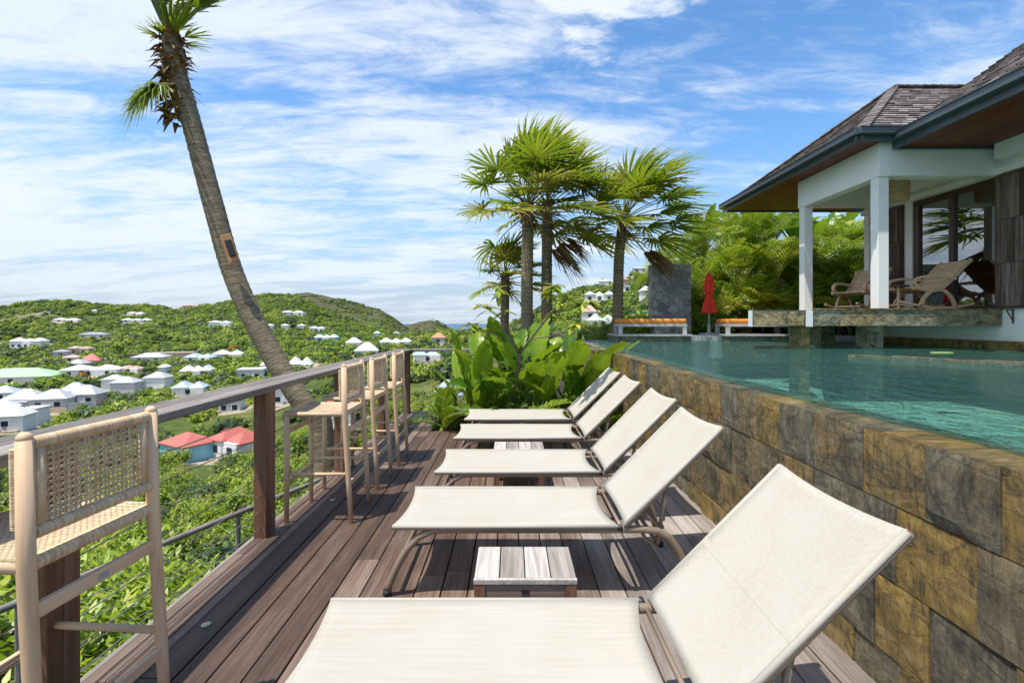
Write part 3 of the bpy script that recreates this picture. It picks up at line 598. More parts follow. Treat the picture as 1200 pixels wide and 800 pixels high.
for h, p in zip(HOUSES, HP):
    X, Y, Z, w, d, rz = p; wh, rh = h[5], h[6]; nr = h[12]
    t = thing('house', h[11], 'house', (X, Y, Z), rz, 'houses of the village and hillsides')
    m = MB(); m.box(-w/2, w/2, -d/2, d/2, -4, wh); m.build('wall', HW[h[8]], t)
    if nr == 0:
        m = MB(); m.box(-w/2-.25, w/2+.25, -d/2-.25, d/2+.25, wh, wh+rh); m.build('roof', HRF[h[7]], t)
    else:
        for i in range(nr):
            m = MB(); ww = w/nr; hip(m, ww*(1 if nr == 1 else 0.98), d*(1 if i % 2 == 0 else 0.8), wh+0.18-(0.25 if i % 2 else 0), rh*(1 if nr == 1 else 0.85), -w/2+ww*(i+.5)); m.build('roof', HRF[h[7]], t)
    n = h[10]
    for i in range(n):
        x = -w/2+w*(i+.5)/n; ww = min(0.7, w/n*0.24); zc = min(wh*0.55, 1.7)
        m = MB(); m.box(x-ww, x+ww, -d/2-.06, -d/2+.02, zc-.65, zc+.65); wo = m.build('window', M['winglass'], t)
        if Y < 190:
            m = MB(); s = 1 if i < n/2 else -1; m.box(x+s*ww*1.05, x+s*ww*2.7, -d/2-.09, -d/2+.02, zc-.6, zc+.65); m.build('shutter', M['winwhite'], wo)
    if n and Y < 190:
        m = MB(); m.box(-.45, .45, -d/2-.05, -d/2+.02, 0, 2.05); m.build('door', M['winwhite'] if h[8] != 'white' else HRF['grey'], t)
        m = MB(); m.box(-w*.42, w*.42, -d/2-1.4, -d/2-.02, -2, .06); m.build('terrace', HW['tan'], t)
    if h[11].startswith('leftmost large grey'):
        m = MB()
        m.add([(-w/2, -d/2-2.2, wh-.55), (w*.28, -d/2-2.2, wh-.55), (w*.28, -d/2, wh+.1), (-w/2, -d/2, wh+.1), (-w/2, -d/2-2.2, wh-.7), (w*.28, -d/2-2.2, wh-.7)], [(0, 1, 2, 3), (4, 5, 1, 0)])
        p_ = m.build('porch_roof', HRF['grey'], t)
        for i in range(4):
            q = MB(); x = -w/2+.15+i*(w*.78-.3)/3; q.box(x-.09, x+.09, -d/2-2.15, -d/2-1.97, 0, wh-.7); q.build('porch_post', M['winwhite'], p_)
# village walls and fence
def seg_wall(name, label, cat, a, b, hgt, mat, th=0.25):
    m = MB(); m.beam((a[0], a[1], (a[2]+b[2])/2+hgt/2-1), (b[0], b[1], (a[2]+b[2])/2+hgt/2-1), th, hgt+2); return tag(m.build(name, mat), label, cat)
a = hit(80, 483); b = hit(110, 480); seg_wall('retaining_wall', 'bare grey retaining wall below the grey concrete houses', 'wall', a, b, 2.6, HW['grey'])
a = hit(119, 476); b = hit(130, 471); seg_wall('timber_fence', 'orange brown timber fence beside the right grey concrete house', 'fence', a, b, 1.6, M['boardwood'], 0.12)
a = hit(52, 482); b = hit(79, 483); seg_wall('garden_wall', 'low tan garden wall in front of the middle grey house', 'wall', a, b, 1.2, HW['tan'])
for (px, py, hh, lab) in ((63.5, 414, 7.5, 'thin grey utility pole beside the small blue grey house'), (123.5, 425, 8, 'thin grey utility pole right of the red hip roof'), (328, 345, 9, 'thin lattice mast standing on the bright green hilltop')):
    X, Y, Z = hit(px, py); m = MB(); m.tube([(0, 0, -1), (0, 0, hh)], 0.16, 6); m.beam((-.7, 0, hh-.6), (.7, 0, hh-.6), .12, .12)
    tag(m.build('utility_pole', M['pole'], loc=(X, Y, Z)), lab, 'pole')

# ------------------------------------------------------------------ scrub, shrubs and trees
def blob_leaves(m, c, rad, n, size, jit=0.25, dome=True, rnd=random):
    """leaf clumps over a lumpy crown: many small faces through the outer volume"""
    for i in range(n):
        z = rnd.uniform(-0.25 if dome else -0.9, 1); a = rnd.uniform(0, 2*math.pi); q = math.sqrt(max(0, 1-z*z))
        d = Vector((q*math.cos(a), q*math.sin(a), z))
        lump = 1+0.30*mnoise.noise(d*2.3+Vector(c)*1.7)+0.18*mnoise.noise(d*5.1+Vector(c))
        rr = lump*(1-abs(rnd.gauss(0, jit)))
        p = Vector((c[0]+d.x*rad[0]*rr, c[1]+d.y*rad[1]*rr, c[2]+d.z*rad[2]*rr))
        nrm = (d+Vector((rnd.gauss(0, .5), rnd.gauss(0, .5), rnd.gauss(0, .5)+.35))).normalized()
        u = nrm.orthogonal().normalized(); u.rotate(Matrix.Rotation(rnd.uniform(0, 6.28), 3, nrm)); w = nrm.cross(u)
        s = size*rnd.uniform(.6, 1.35); t = min(1, max(0, 0.50+0.16*rnd.gauss(0, 1)))
        m.add([p-u*s, p-w*s*.5, p+u*s, p+w*s*.5], [(0, 1, 2, 3)], t)
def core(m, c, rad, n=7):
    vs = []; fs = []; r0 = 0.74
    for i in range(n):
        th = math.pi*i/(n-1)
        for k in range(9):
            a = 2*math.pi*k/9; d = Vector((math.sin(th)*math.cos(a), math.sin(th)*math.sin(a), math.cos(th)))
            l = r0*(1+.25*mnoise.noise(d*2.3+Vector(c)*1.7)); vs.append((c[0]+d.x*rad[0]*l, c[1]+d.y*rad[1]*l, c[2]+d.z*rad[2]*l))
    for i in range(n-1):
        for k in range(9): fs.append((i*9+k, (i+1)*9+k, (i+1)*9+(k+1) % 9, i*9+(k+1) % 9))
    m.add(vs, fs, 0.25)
def far_bush(seed, n=170):
    rnd = random.Random(seed); m = MB()
    for j in range(3):
        c = (rnd.uniform(-.5, .5), rnd.uniform(-.5, .5), rnd.uniform(.25, .6)); rd = (rnd.uniform(.55, .95), rnd.uniform(.55, .95), rnd.uniform(.45, .8))
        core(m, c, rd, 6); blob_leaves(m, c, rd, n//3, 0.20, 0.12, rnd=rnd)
    return m
def near_bush(seed, n=1900, s=0.052):
    rnd = random.Random(seed); m = MB()
    for j in range(6):
        c = (rnd.uniform(-.75, .75), rnd.uniform(-.75, .75), rnd.uniform(.15, .65)); rd = (rnd.uniform(.4, .65), rnd.uniform(.4, .65), rnd.uniform(.35, .6))
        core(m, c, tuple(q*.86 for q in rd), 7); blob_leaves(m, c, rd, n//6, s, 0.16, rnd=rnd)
        for k in range(5):   # shoots that break the outline
            a = rnd.uniform(0, 6.28); p0 = Vector((c[0]+.5*rd[0]*math.cos(a), c[1]+.5*rd[1]*math.sin(a), c[2]+rd[2]*.7)); d = Vector((math.cos(a)*.5, math.sin(a)*.5, 1)).normalized()
            for q in range(9):
                p = p0+d*(.05*q); b = rnd.uniform(0, 6.28); u = Vector((math.cos(b), math.sin(b), .5)).normalized(); w = u.cross(Vector((0, 0, 1))).normalized()
                m.add([p, p+u*.05-w*.02, p+u*.11, p+u*.05+w*.02], [(0, 1, 2, 3)], rnd.uniform(.5, .95))
    return m
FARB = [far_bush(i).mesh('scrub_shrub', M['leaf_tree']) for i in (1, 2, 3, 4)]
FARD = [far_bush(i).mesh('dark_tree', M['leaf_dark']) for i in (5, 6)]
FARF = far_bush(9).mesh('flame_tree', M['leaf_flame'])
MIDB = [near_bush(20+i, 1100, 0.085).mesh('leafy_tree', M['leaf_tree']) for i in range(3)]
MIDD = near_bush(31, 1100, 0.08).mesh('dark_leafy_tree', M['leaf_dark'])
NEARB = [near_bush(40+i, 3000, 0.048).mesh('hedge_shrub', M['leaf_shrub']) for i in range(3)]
def put(me, name, x, y, z, s, label, cat, group, sz=1.0):
    o = bpy.data.objects.new(name, me); COL.objects.link(o); o.location = (x, y, z); o.scale = (s, s, s*sz); o.rotation_euler = (0, 0, random.uniform(0, 6.28))
    return tag(o, label, cat, group)
HB = []
for (h, p) in zip(HOUSES, HP):
    X, Y, Z, w, d, r = p; HB.append((600+F*(X-w/2)/Y-2, 600+F*(X+w/2)/Y+2, 379+F*(EYE-Z-h[5]-h[6])/Y, 379+F*(EYE-Z)/Y, Y, X, w, d, .06 if Y < 185 and h[1] < 510 else .4))
def blocks(x, y, z, r, top):
    px0, px1 = 600+F*(x-r)/y, 600+F*(x+r)/y; yt = 379+F*(EYE-z-top)/y
    for (a, b, t_, bt, Y, X, w, d, cv) in HB:
        if math.hypot(x-X, y-Y) < max(w, d)*.5+r*.6: return True
        if y < Y and px1 > a+1 and px0 < b-1 and yt < bt-(bt-t_)*cv and 379+F*(EYE-z)/y > t_: return True
    return False
# scrub over the hillsides: too many to count
def scrub():
    pts = []; scl = []
    def fill(u0, u1, Y0, Y1, n, s0, s1, keep):
        us = NR.uniform(u0, u1, n); Ys = np.sqrt(NR.uniform(Y0**2, Y1**2, n)); Zs = height(us, Ys)
        for u, Y, Z in zip(us, Ys, Zs):
            x = u*Y; dn = mnoise.noise(Vector((x/38, Y/38, 1.7)))+.5*mnoise.noise(Vector((x/14, Y/14, 4)))
            if NR.rand() > keep+dn*1.0: continue
            s = (NR.uniform(s0, s1) if NR.rand() < .75 else NR.uniform(s0*.5, s1*1.35))*(1+.35*dn)
            if Y < 480 and blocks(x, Y, Z, s, s*1.1): continue
            pts.append((x, Y, Z-.15*s)); scl.append(s)
    fill(-1.25, 0.02, 130, 330, 9000, 1.5, 3.1, .62)
    fill(-1.25, -.8, 320, 600, 6200, 1.3, 3.1, .42); fill(-.8, -.25, 320, 600, 9600, 1.5, 3.3, .60)
    fill(-.3, 0.06, 300, 420, 1600, 1.6, 3.2, .7)
    fill(-.52, -.2, 600, 930, 3800, .9, 2.2, .22)
    fill(-.27, -.1, 1300, 1520, 900, 1.4, 2.8, .25)
    fill(0.0, .7, 60, 290, 4200, 1.3, 2.7, .8)
    me = bpy.data.meshes.new('scrub'); me.from_pydata(pts, [], []); a = me.attributes.new('sc', 'FLOAT', 'POINT'); a.data.foreach_set('value', np.array(scl, dtype=np.float32))
    b = me.attributes.new('rz', 'FLOAT_VECTOR', 'POINT'); b.data.foreach_set('vector', np.stack([np.zeros(len(pts)), np.zeros(len(pts)), NR.uniform(0, 6.28, len(pts))], 1).ravel().astype(np.float32))
    o = bpy.data.objects.new('scrub', me); COL.objects.link(o)
    tag(o, 'dense low green scrub covering the far hillsides', 'scrub', kind='stuff')
    g = bpy.data.node_groups.new('scatter', 'GeometryNodeTree')
    g.interface.new_socket('Geometry', in_out='INPUT', socket_type='NodeSocketGeometry'); g.interface.new_socket('Geometry', in_out='OUTPUT', socket_type='NodeSocketGeometry')
    N = g.nodes.new; L = g.links.new
    gi = N('NodeGroupInput'); go = N('NodeGroupOutput'); ip = N('GeometryNodeInstanceOnPoints'); jn = N('GeometryNodeJoinGeometry')
    for src in SRC:
        oi = N('GeometryNodeObjectInfo'); oi.inputs['Object'].default_value = src; oi.inputs['As Instance'].default_value = True; oi.transform_space = 'ORIGINAL'
        L(oi.outputs['Geometry'], jn.inputs[0])
    na = N('GeometryNodeInputNamedAttribute'); na.data_type = 'FLOAT'; na.inputs[0].default_value = 'sc'
    nr = N('GeometryNodeInputNamedAttribute'); nr.data_type = 'FLOAT_VECTOR'; nr.inputs[0].default_value = 'rz'
    ri = N('FunctionNodeRandomValue'); ri.data_type = 'INT'; ri.inputs[4].default_value = 0; ri.inputs[5].default_value = len(SRC)-1
    er = N('FunctionNodeEulerToRotation'); L(nr.outputs[0], er.inputs[0])
    ip.inputs['Pick Instance'].default_value = True
    L(gi.outputs[0], ip.inputs['Points']); L(jn.outputs[0], ip.inputs['Instance']); L(na.outputs[0], ip.inputs['Scale']); L(er.outputs[0], ip.inputs['Rotation']); L(ri.outputs[2], ip.inputs['Instance Index'])
    L(ip.outputs[0], go.inputs[0])
    mo = o.modifiers.new('scatter', 'NODES'); mo.node_group = g
SRC = []
G1 = 'leafy trees and shrubs of the valley'
LB = {'b': 'rounded bright green leafy tree in the valley around the village houses', 'd': 'rounded dark green leafy tree in the valley around the village houses'}
# flame trees and a few named dark trees
for px, py, s, lab in ((99, 443, 2.6, 'orange flowering tree between the green roof and the long white building'), (273, 412, 3.0, 'orange flowering tree above the low white roofs left of the leaning palm'), (291, 446, 1.8, 'small orange flowering tree by the pale flat roofed house'), (405, 414, 2.2, 'orange flowering tree beside the white hip roofed house'), (393, 423, 2.0, 'orange flowering tree above the handrail left of the white pyramid roof'), (514, 391, 3.4, 'broad orange flowering tree on the crest below the dry island hill'), (232, 409, 1.6, 'small orange flowering tree above the tan terraces'), (527, 408, 2.2, 'orange flowering tree right of the salmon red roof')):
    X, Y, Z = hit(px, py); put(FARF, 'flame_tree', X, Y, Z, s, lab, 'tree', 'orange flowering trees')
cnt = 0; tries = 0
while cnt < 150 and tries < 5000:
    tries += 1
    u = random.uniform(-1.12, -.06); Y = math.sqrt(random.uniform(45**2, 165**2)); X = u*Y; Z = hxy(X, Y)
    s = random.uniform(1.7, 3.4)
    if blocks(X, Y, Z, s*1.1, s*1.2): continue
    dark = random.random() < .2
    if Y < 105: me, nm = (MIDD, 'dark_tree') if dark else (random.choice(MIDB), 'leafy_tree')
    else: me, nm = (random.choice(FARD), 'dark_tree') if dark else (random.choice(FARB), 'leafy_tree')
    o = put(me, nm, X, Y, Z-.2, s, LB['d' if dark else 'b'], 'tree', ('dark ' if dark else 'bright ')+G1, random.uniform(.85, 1.2)); cnt += 1
    if me in FARB and not any(q.data == me for q in SRC): SRC.append(o)
SRC = SRC[:4]
for q in FARD[:1]:
    X, Y, Z = hit(322, 392); SRC.append(put(q, 'dark_tree', X, Y, Z, 2.6, 'round dark tree just right of the leaning palm trunk on the lower slope', 'tree', None))
scrub()
cnt = 0; tries = 0
while cnt < 165 and tries < 6000:
    tries += 1
    u = random.uniform(-1.2, -.2); Y = math.sqrt(random.uniform(26**2, 100**2)); X = u*Y; Z = hxy(X, Y); s = random.uniform(1.3, 2.6)
    if blocks(X, Y, Z, s*1.1, s*1.2): continue
    dark = random.random() < .22
    put(MIDD if dark else random.choice(MIDB), 'dark_tree' if dark else 'leafy_tree', X, Y, Z-.2, s, LB['d' if dark else 'b'], 'tree', ('dark ' if dark else 'bright ')+G1, random.uniform(.85, 1.2)); cnt += 1
# hedge below the railing and beyond the deck end
cnt = 0; tries = 0
while cnt < 115 and tries < 4000:
    tries += 1
    if cnt < 80: u = random.uniform(-1.5, -.28); Y = random.uniform(2.2, 34)**1.0
    else: u = random.uniform(-.26, .12); Y = random.uniform(9.6, 40)
    X = u*Y
    if X > -3.0 and Y < 9.4: continue
    if math.hypot(X+2.4, Y-6) < 0.9: continue
    Z = hxy(X, Y); s = random.uniform(.9, 1.5)*(1+Y/45)
    if blocks(X, Y, Z, s, s*1.2): continue
    top = EYE-(EYE+.25)*1.0 if Y < 9 else 0
    put(random.choice(NEARB), 'hedge_shrub', X, Y, Z-.1, s, 'bright green leafy shrub on the slope right below the deck', 'shrub', 'bright shrubs on the slope below the deck', random.uniform(.9, 1.25)); cnt += 1
for x, y, s in ((-3.6, 3.4, 1.25), (-4.4, 4.6, 1.4), (-3.7, 5.6, 1.3), (-5.4, 3.7, 1.5), (-5.6, 5.9, 1.5), (-4.0, 7.4, 1.4), (-3.5, 2.2, 1.2), (-4.9, 2.4, 1.4), (-6.6, 4.7, 1.6), (-3.2, 8.6, 1.3), (-5.0, 8.8, 1.5), (-6.6, 7.4, 1.6), (-7.4, 9.6, 1.7), (-5.2, 11.0, 1.6), (-3.4, 11.2, 1.4), (-8.6, 7.2, 1.7), (-9.4, 11.5, 1.8), (-7.0, 13.0, 1.8), (-1.6, 10.4, 1.1), (-.6, 11.0, 1.2), (-2.2, 12.4, 1.3)):
    put(random.choice(NEARB), 'hedge_shrub', x, y, hxy(x, y)+.05*s, s*1.1, 'bright green leafy shrub on the slope right below the deck', 'shrub', 'bright shrubs on the slope below the deck', 1.25 if y < 9 else 1.0)
X, Y = -11.5, 20.5; put(MIDD, 'dark_shrub', X, Y, hxy(X, Y), 2.2, 'rounded dark green shrub below the red roofed blue cottage', 'shrub', None)

# ------------------------------------------------------------------ deck
DL, DR, DN, DF = -1.74, 1.475, -0.9, 8.03
def deck():
    m = MB(); pale = []
    rnd = random.Random(3)
    edges = []; x = DL
    for w in (0.05, 0.05, 0.05, 0.05): edges.append((x, x+w)); x += w+.004
    while x < DR-.13: edges.append((x, x+.1355)); x += .143
    edges.append((x, DR-.002))
    hole = (-1.05, 1.28, 6.55, DF)
    for (a, b) in edges:
        y = DN-rnd.uniform(0, 2)
        while y < DF:
            y1 = min(y+rnd.uniform(1.7, 3.4), DF+.01)
            segs = [(max(y, DN), y1)]
            if b > hole[0] and a < hole[1]: segs = [(max(y, DN), min(y1, hole[2]))]
            for (s0, s1) in segs:
                if s1-s0 < .02: continue
                dz = rnd.uniform(-.0012, .0012); t = rnd.random(); n0 = len(m.f)
                m.box(a, b, s0+.0015, s1-.0015, -.028+dz, dz, t)
                xc = (a+b)/2; pl = min(1, max(0, (xc+.25)/1.5)); pale += [pl+rnd.uniform(-.12, .12)]*(len(m.f)-n0)
            y = y1
    o = m.build('deck', M['deck'], bevel=.003)
    at = o.data.attributes.new('pale', 'FLOAT', 'FACE'); at.data.foreach_set('value', np.array(pale, dtype=np.float32))
    tag(o, kind='structure')
    m = MB(); m.box(DL+.02, DR-.01, DN, 6.5, -.16, -.045); m.box(DL+.02, -1.1, 6.5, DF-.02, -.16, -.045)
    m.box(-1.05, 1.3, 6.5, 6.54, -.4, -.03)
    for y in (0.5, 3.0, 5.5, 7.9):
        m.box(DL+.1, DL+.25, y, y+.12, -5, -.16)
    tag(m.build('deck_substructure', M['darkwood']), kind='structure')
    m = MB(); m.box(DL-.028, DL-.003, DN, DF, -.2, -.002); m.box(DL-.028, -1.06, DF+.012, DF+.04, -.2, -.002)
    tag(m.build('deck_fascia', M['grey_y']), kind='structure')
    m = MB(); m.box(-1.02, 1.3, 6.56, 8.1, -1.2, -.12); tag(m.build('soil_bed', M['soil']), kind='structure')
deck()
for x, y, lab in ((-1.47, 2.33, 'small round metal deck light near the front post'), (-1.47, 3.98, 'small round metal deck light beside the second stool')):
    m = MB(); m.lathe([(.022, .001), (.022, .006), (.014, .008)], 14, (x, y, 0)); tag(m.build('deck_light', M['cable']), lab, 'deck light', 'round lights set in the deck')

# ------------------------------------------------------------------ railing (one balustrade along the side, one across the end)
def railing():
    t = thing('balustrade', 'dark timber balustrade with a broad bar top and steel cables along the left deck edge', 'balustrade')
    m = MB(); ys = [-1.0, 2.62, 5.31, 8.06]
    for a, b in zip(ys[:-1], ys[1:]):
        m.box(-1.876, -1.752, a+.002, b-.002, .992, 1.034, random.random()); m.box(-1.748, -1.62, a+.002, b-.002, .990, 1.0335, random.random())
    m.build('handrail', M['grey_y'], t, bevel=.006)
    for i, y in enumerate((-.15, 1.73, 3.27, 4.75, 6.28, 7.8)):
        m = MB(); d = .14; m.box(-1.745, -1.66, y, y+d*.48, -.3, .99, .3); m.box(-1.742, -1.663, y+d*.5, y+d, -.3, .9895, .7)
        m.build('post', M['post'], t, bevel=.005)
    for z in (.08, .19, .30, .42, .54, .68, .82):
        m = MB(); pts = [(-1.70+.004*math.sin(k), -1.0+9.0*k/30, z-.004*abs(math.sin(k*.6))) for k in range(31)]; m.tube(pts, .0032, 6); m.build('cable', M['cable'], t)
    t = thing('end_balustrade', 'dark timber balustrade across the far end of the deck behind the planting', 'balustrade')
    m = MB(); m.box(-1.618, 1.47, 7.86, 8.06, .992, 1.034, .5); m.build('handrail', M['grey_x'], t, bevel=.006)
    for x in (-.1, 1.34):
        m = MB(); m.box(x, x+.085, 7.9, 8.02, -.3, .991, .4); m.build('post', M['post'], t, bevel=.005)
    for z in (.08, .19, .30, .42, .54, .68, .82):
        m = MB(); m.tube([(-1.66, 7.96, z), (1.46, 7.96, z)], .0032, 6); m.build('cable', M['cable'], t)
    # lower walkway rail outside
    t = thing('lower_handrail', 'grey metal handrail with wires running below and outside the deck', 'handrail')
    A = Vector((-3.05, 2.55, -.2)); B = Vector((-1.98, 5.25, -.2)); m = MB(); m.tube([A-(B-A)*.35, A, B, B+(B-A)*.4], .024, 8); m.build('top_rail', M['galv'], t, True)
    for f in (.12, .62, 1.15):
        P = A.lerp(B, f); m = MB(); m.tube([P, P+Vector((0, 0, -.95))], .02, 8); m.build('post', M['galv'], t)
    for k in range(1, 6):
        m = MB(); o = Vector((0, 0, -.15*k)); m.tube([A-(B-A)*.35+o, B+(B-A)*.4+o], .0035, 5); m.build('cable', M['cable'], t)
    m = MB(); d = (B-A).normalized(); m.beam(A-(B-A)*.35+Vector((.0, 0, -1.0)), B+(B-A)*.4+Vector((0, 0, -1.0)), .30, .12); m.build('curb', M['fieldstone'], t)
railing()

# ------------------------------------------------------------------ sun loungers
def make_lounger(label):
    t = thing('sun_lounger', label, 'sun lounger', (0, 0, 0), 0, 'cream sling loungers in a row on the deck')
    xh, hw, zs = .585, .303, .38
    for s in (-1, 1):
        y = s*.288
        pts = [(-.665, y, .02), (-.655, y, .06), (-.615, y, .15), (-.565, y, .24), (-.50, y, .31), (-.43, y, .345), (-.36, y, .352), (.2, y, .352), (.70, y, .352), (.78, y, .343), (.845, y, .305), (.895, y, .235), (.935, y, .14), (.96, y, .05), (.965, y, .02)]
        # smooth
        m = MB(); m.tube(pts, .0195, 12); m.build('side_rail', M['taupe'], t, True)
        for x in (-.667, .966):
            m = MB(); m.tube([(x, y, 0.0), (x, y, .03)], .023, 10); m.build('foot_cap', M['black'], t, True)
    for x, z in ((-.40, .35), (.42, .345), (-.63, .12), (.93, .15)):
        m = MB(); m.tube([(x, -.288, z), (x, .288, z)], .0135, 8); m.build('cross_bar', M['taupe'], t, True)
    # seat sling: sagging cloth with concave ends and rolled hems
    def cloth(name, o, d, n_, L, e0, e1):
        m = MB(); nx, ny = 22, 11; vs = []
        for i in range(nx+1):
            for j in range(ny+1):
                v = -1+2*j/ny; c = 1-v*v; u = i/nx
                off = u*L+(e0*c*(1-u)**4)-(e1*c*u**4)
                sag = -.014*c*(1-.5*abs(2*u-1)**3)
                p = Vector(o)+Vector(d)*off+Vector(n_)*sag; vs.append((p.x, v*hw, p.z))
        m.add(vs, [(i*(ny+1)+j, (i+1)*(ny+1)+j, (i+1)*(ny+1)+j+1, i*(ny+1)+j+1) for i in range(nx) for j in range(ny)])
        q = m.build(name, M['sling'], t, True); sd = q.modifiers.new('cloth', 'SOLIDIFY'); sd.thickness = .003; sd.offset = -1
        if name == 'back_sling':
            h = MB(); k_ = 9
            r_ = [Vector(vs[k_*(ny+1)+j])+Vector(n_)*.0015 for j in range(ny+1)]; r2 = [p+Vector(d)*.028 for p in r_]
            h.add(r_+r2, [(j, ny+1+j, ny+2+j, j+1) for j in range(ny)]); h.build('seam', M['sling'], q, True)
        a = Vector(o); b = a+Vector(d)*L
        for s in (-1, 1):
            h = MB(); h.tube([(a.x, s*hw, a.z-.008), (b.x, s*hw, b.z-.008)], .011, 8); h.build('hem', M['sling'], q, True)
            h = MB(); n2 = Vector(n_)*-.016; h.tube([Vector((a.x, s*(hw-.003), a.z))+n2, Vector((b.x, s*(hw-.003), b.z))+n2], .012, 8); h.build('sling_frame', M['taupe'], q, True)
    cloth('seat_sling', (-.635, 0, zs), (1, 0, 0), (0, 0, 1), xh-.02+.635, .028, .05)
    d = Vector((.525, 0, .527)).normalized()
    cloth('back_sling', (xh+.012, 0, zs+.005), d, (-d.z, 0, d.x), .735, .008, .018)
    m = MB(); m.tube([(xh+.004, -hw+.01, zs-.028), (xh+.004, hw-.01, zs-.028)], .010, 10); m.build('hinge_bar', M['taupe'], t, True)
    for s in (-1, 1):
        m = MB(); m.tube([(xh-.012, s*(hw-.012), zs-.012), (xh-.012, s*(hw+.014), zs-.012)], .014, 10); m.build('hinge', M['black'], t, True)
    m = MB()
    for s in (-1, 1):
        y = s*.262; m.tube([(.835, y, .588), (.785, y, .27)], .0125, 8)
        m.tube([(.70, y+s*.012, .452), (.80, y+s*.012, .345)], .011, 8); m.tube([(.66, y, .405), (.72, y, .29), (.785, y, .25)], .010, 8)
        for k in range(3): m.box(.788+.006*k, .812+.006*k, y-.006, y+.006, .30+.045*k, .318+.045*k)
    m.tube([(.785, -.262, .265), (.785, .262, .265)], .012, 8)
    m.build('back_prop', M['taupe'], t, True)
    return t
LL = ['nearest cream sling lounger, faint stain on its seat and only partly in view',
      'cream sling lounger behind the nearest one, the wooden low table tucked before it',
      'middle cream sling lounger of the row of five',
      'cream sling lounger second from the planting, its back unshaded',
      'farthest cream sling lounger with branch shadows on its back, right by the planting']
LD = [(-.07, 1.585), (0, 2.878), (.072, 3.82), (.085, 4.862), (.095, 5.755)]
l0 = make_lounger(LL[0]); l0.location = (LD[0][0], LD[0][1], 0)
for lab, (dx, y) in list(zip(LL, LD))[1:]: dup(l0, (dx, y, 0), None, lab)

# ------------------------------------------------------------------ low tables
def make_table(label):
    t = thing('low_table', label, 'side table', (0, 0, 0), 0, 'small slatted wooden tables between the loungers')
    w, d, h = .447, .311, .35; m = MB()
    for i in range(4):
        a = -w/2+i*w/4; m.box(a+.002, a+w/4-.003, -d/2+.02, d/2, h-.022, h, random.random()*.9)
    m.box(-w/2, w/2, -d/2, -d/2+.0185, h-.022, h+.0006, .8)
    m.build('slat_top', M['table'], t, bevel=.003)
    for x in (-1, 1):
        for y in (-1, 1):
            m = MB(); x0 = x*(w/2-.027); y0 = y*(d/2-.027); m.box(x0-.025, x0+.025, y0-.025, y0+.025, 0, h-.023, random.random()); m.build('leg', M['post'], t, bevel=.003)
    m = MB()
    for y in (-1, 1): m.box(-w/2+.053, w/2-.053, y*(d/2-.018)-.011, y*(d/2-.018)+.011, h-.105, h-.024, .5)
    for x in (-1, 1): m.box(x*(w/2-.018)-.011, x*(w/2-.018)+.011, -d/2+.053, d/2-.053, h-.105, h-.024, .5)
    m.build('apron', M['table_x'], t, bevel=.002)
    m = MB(); m.box(-.016, .016, -d/2+.0035, -d/2+.008, h-.062, h-.047); m.build('plate', M['black'], t)
    return t
t1 = make_table('bleached slatted low table standing beside the nearest lounger'); t1.location = (.058, 2.238, 0)
dup(t1, (.062, 4.365, 0), None, 'slatted low table half hidden under the middle lounger')

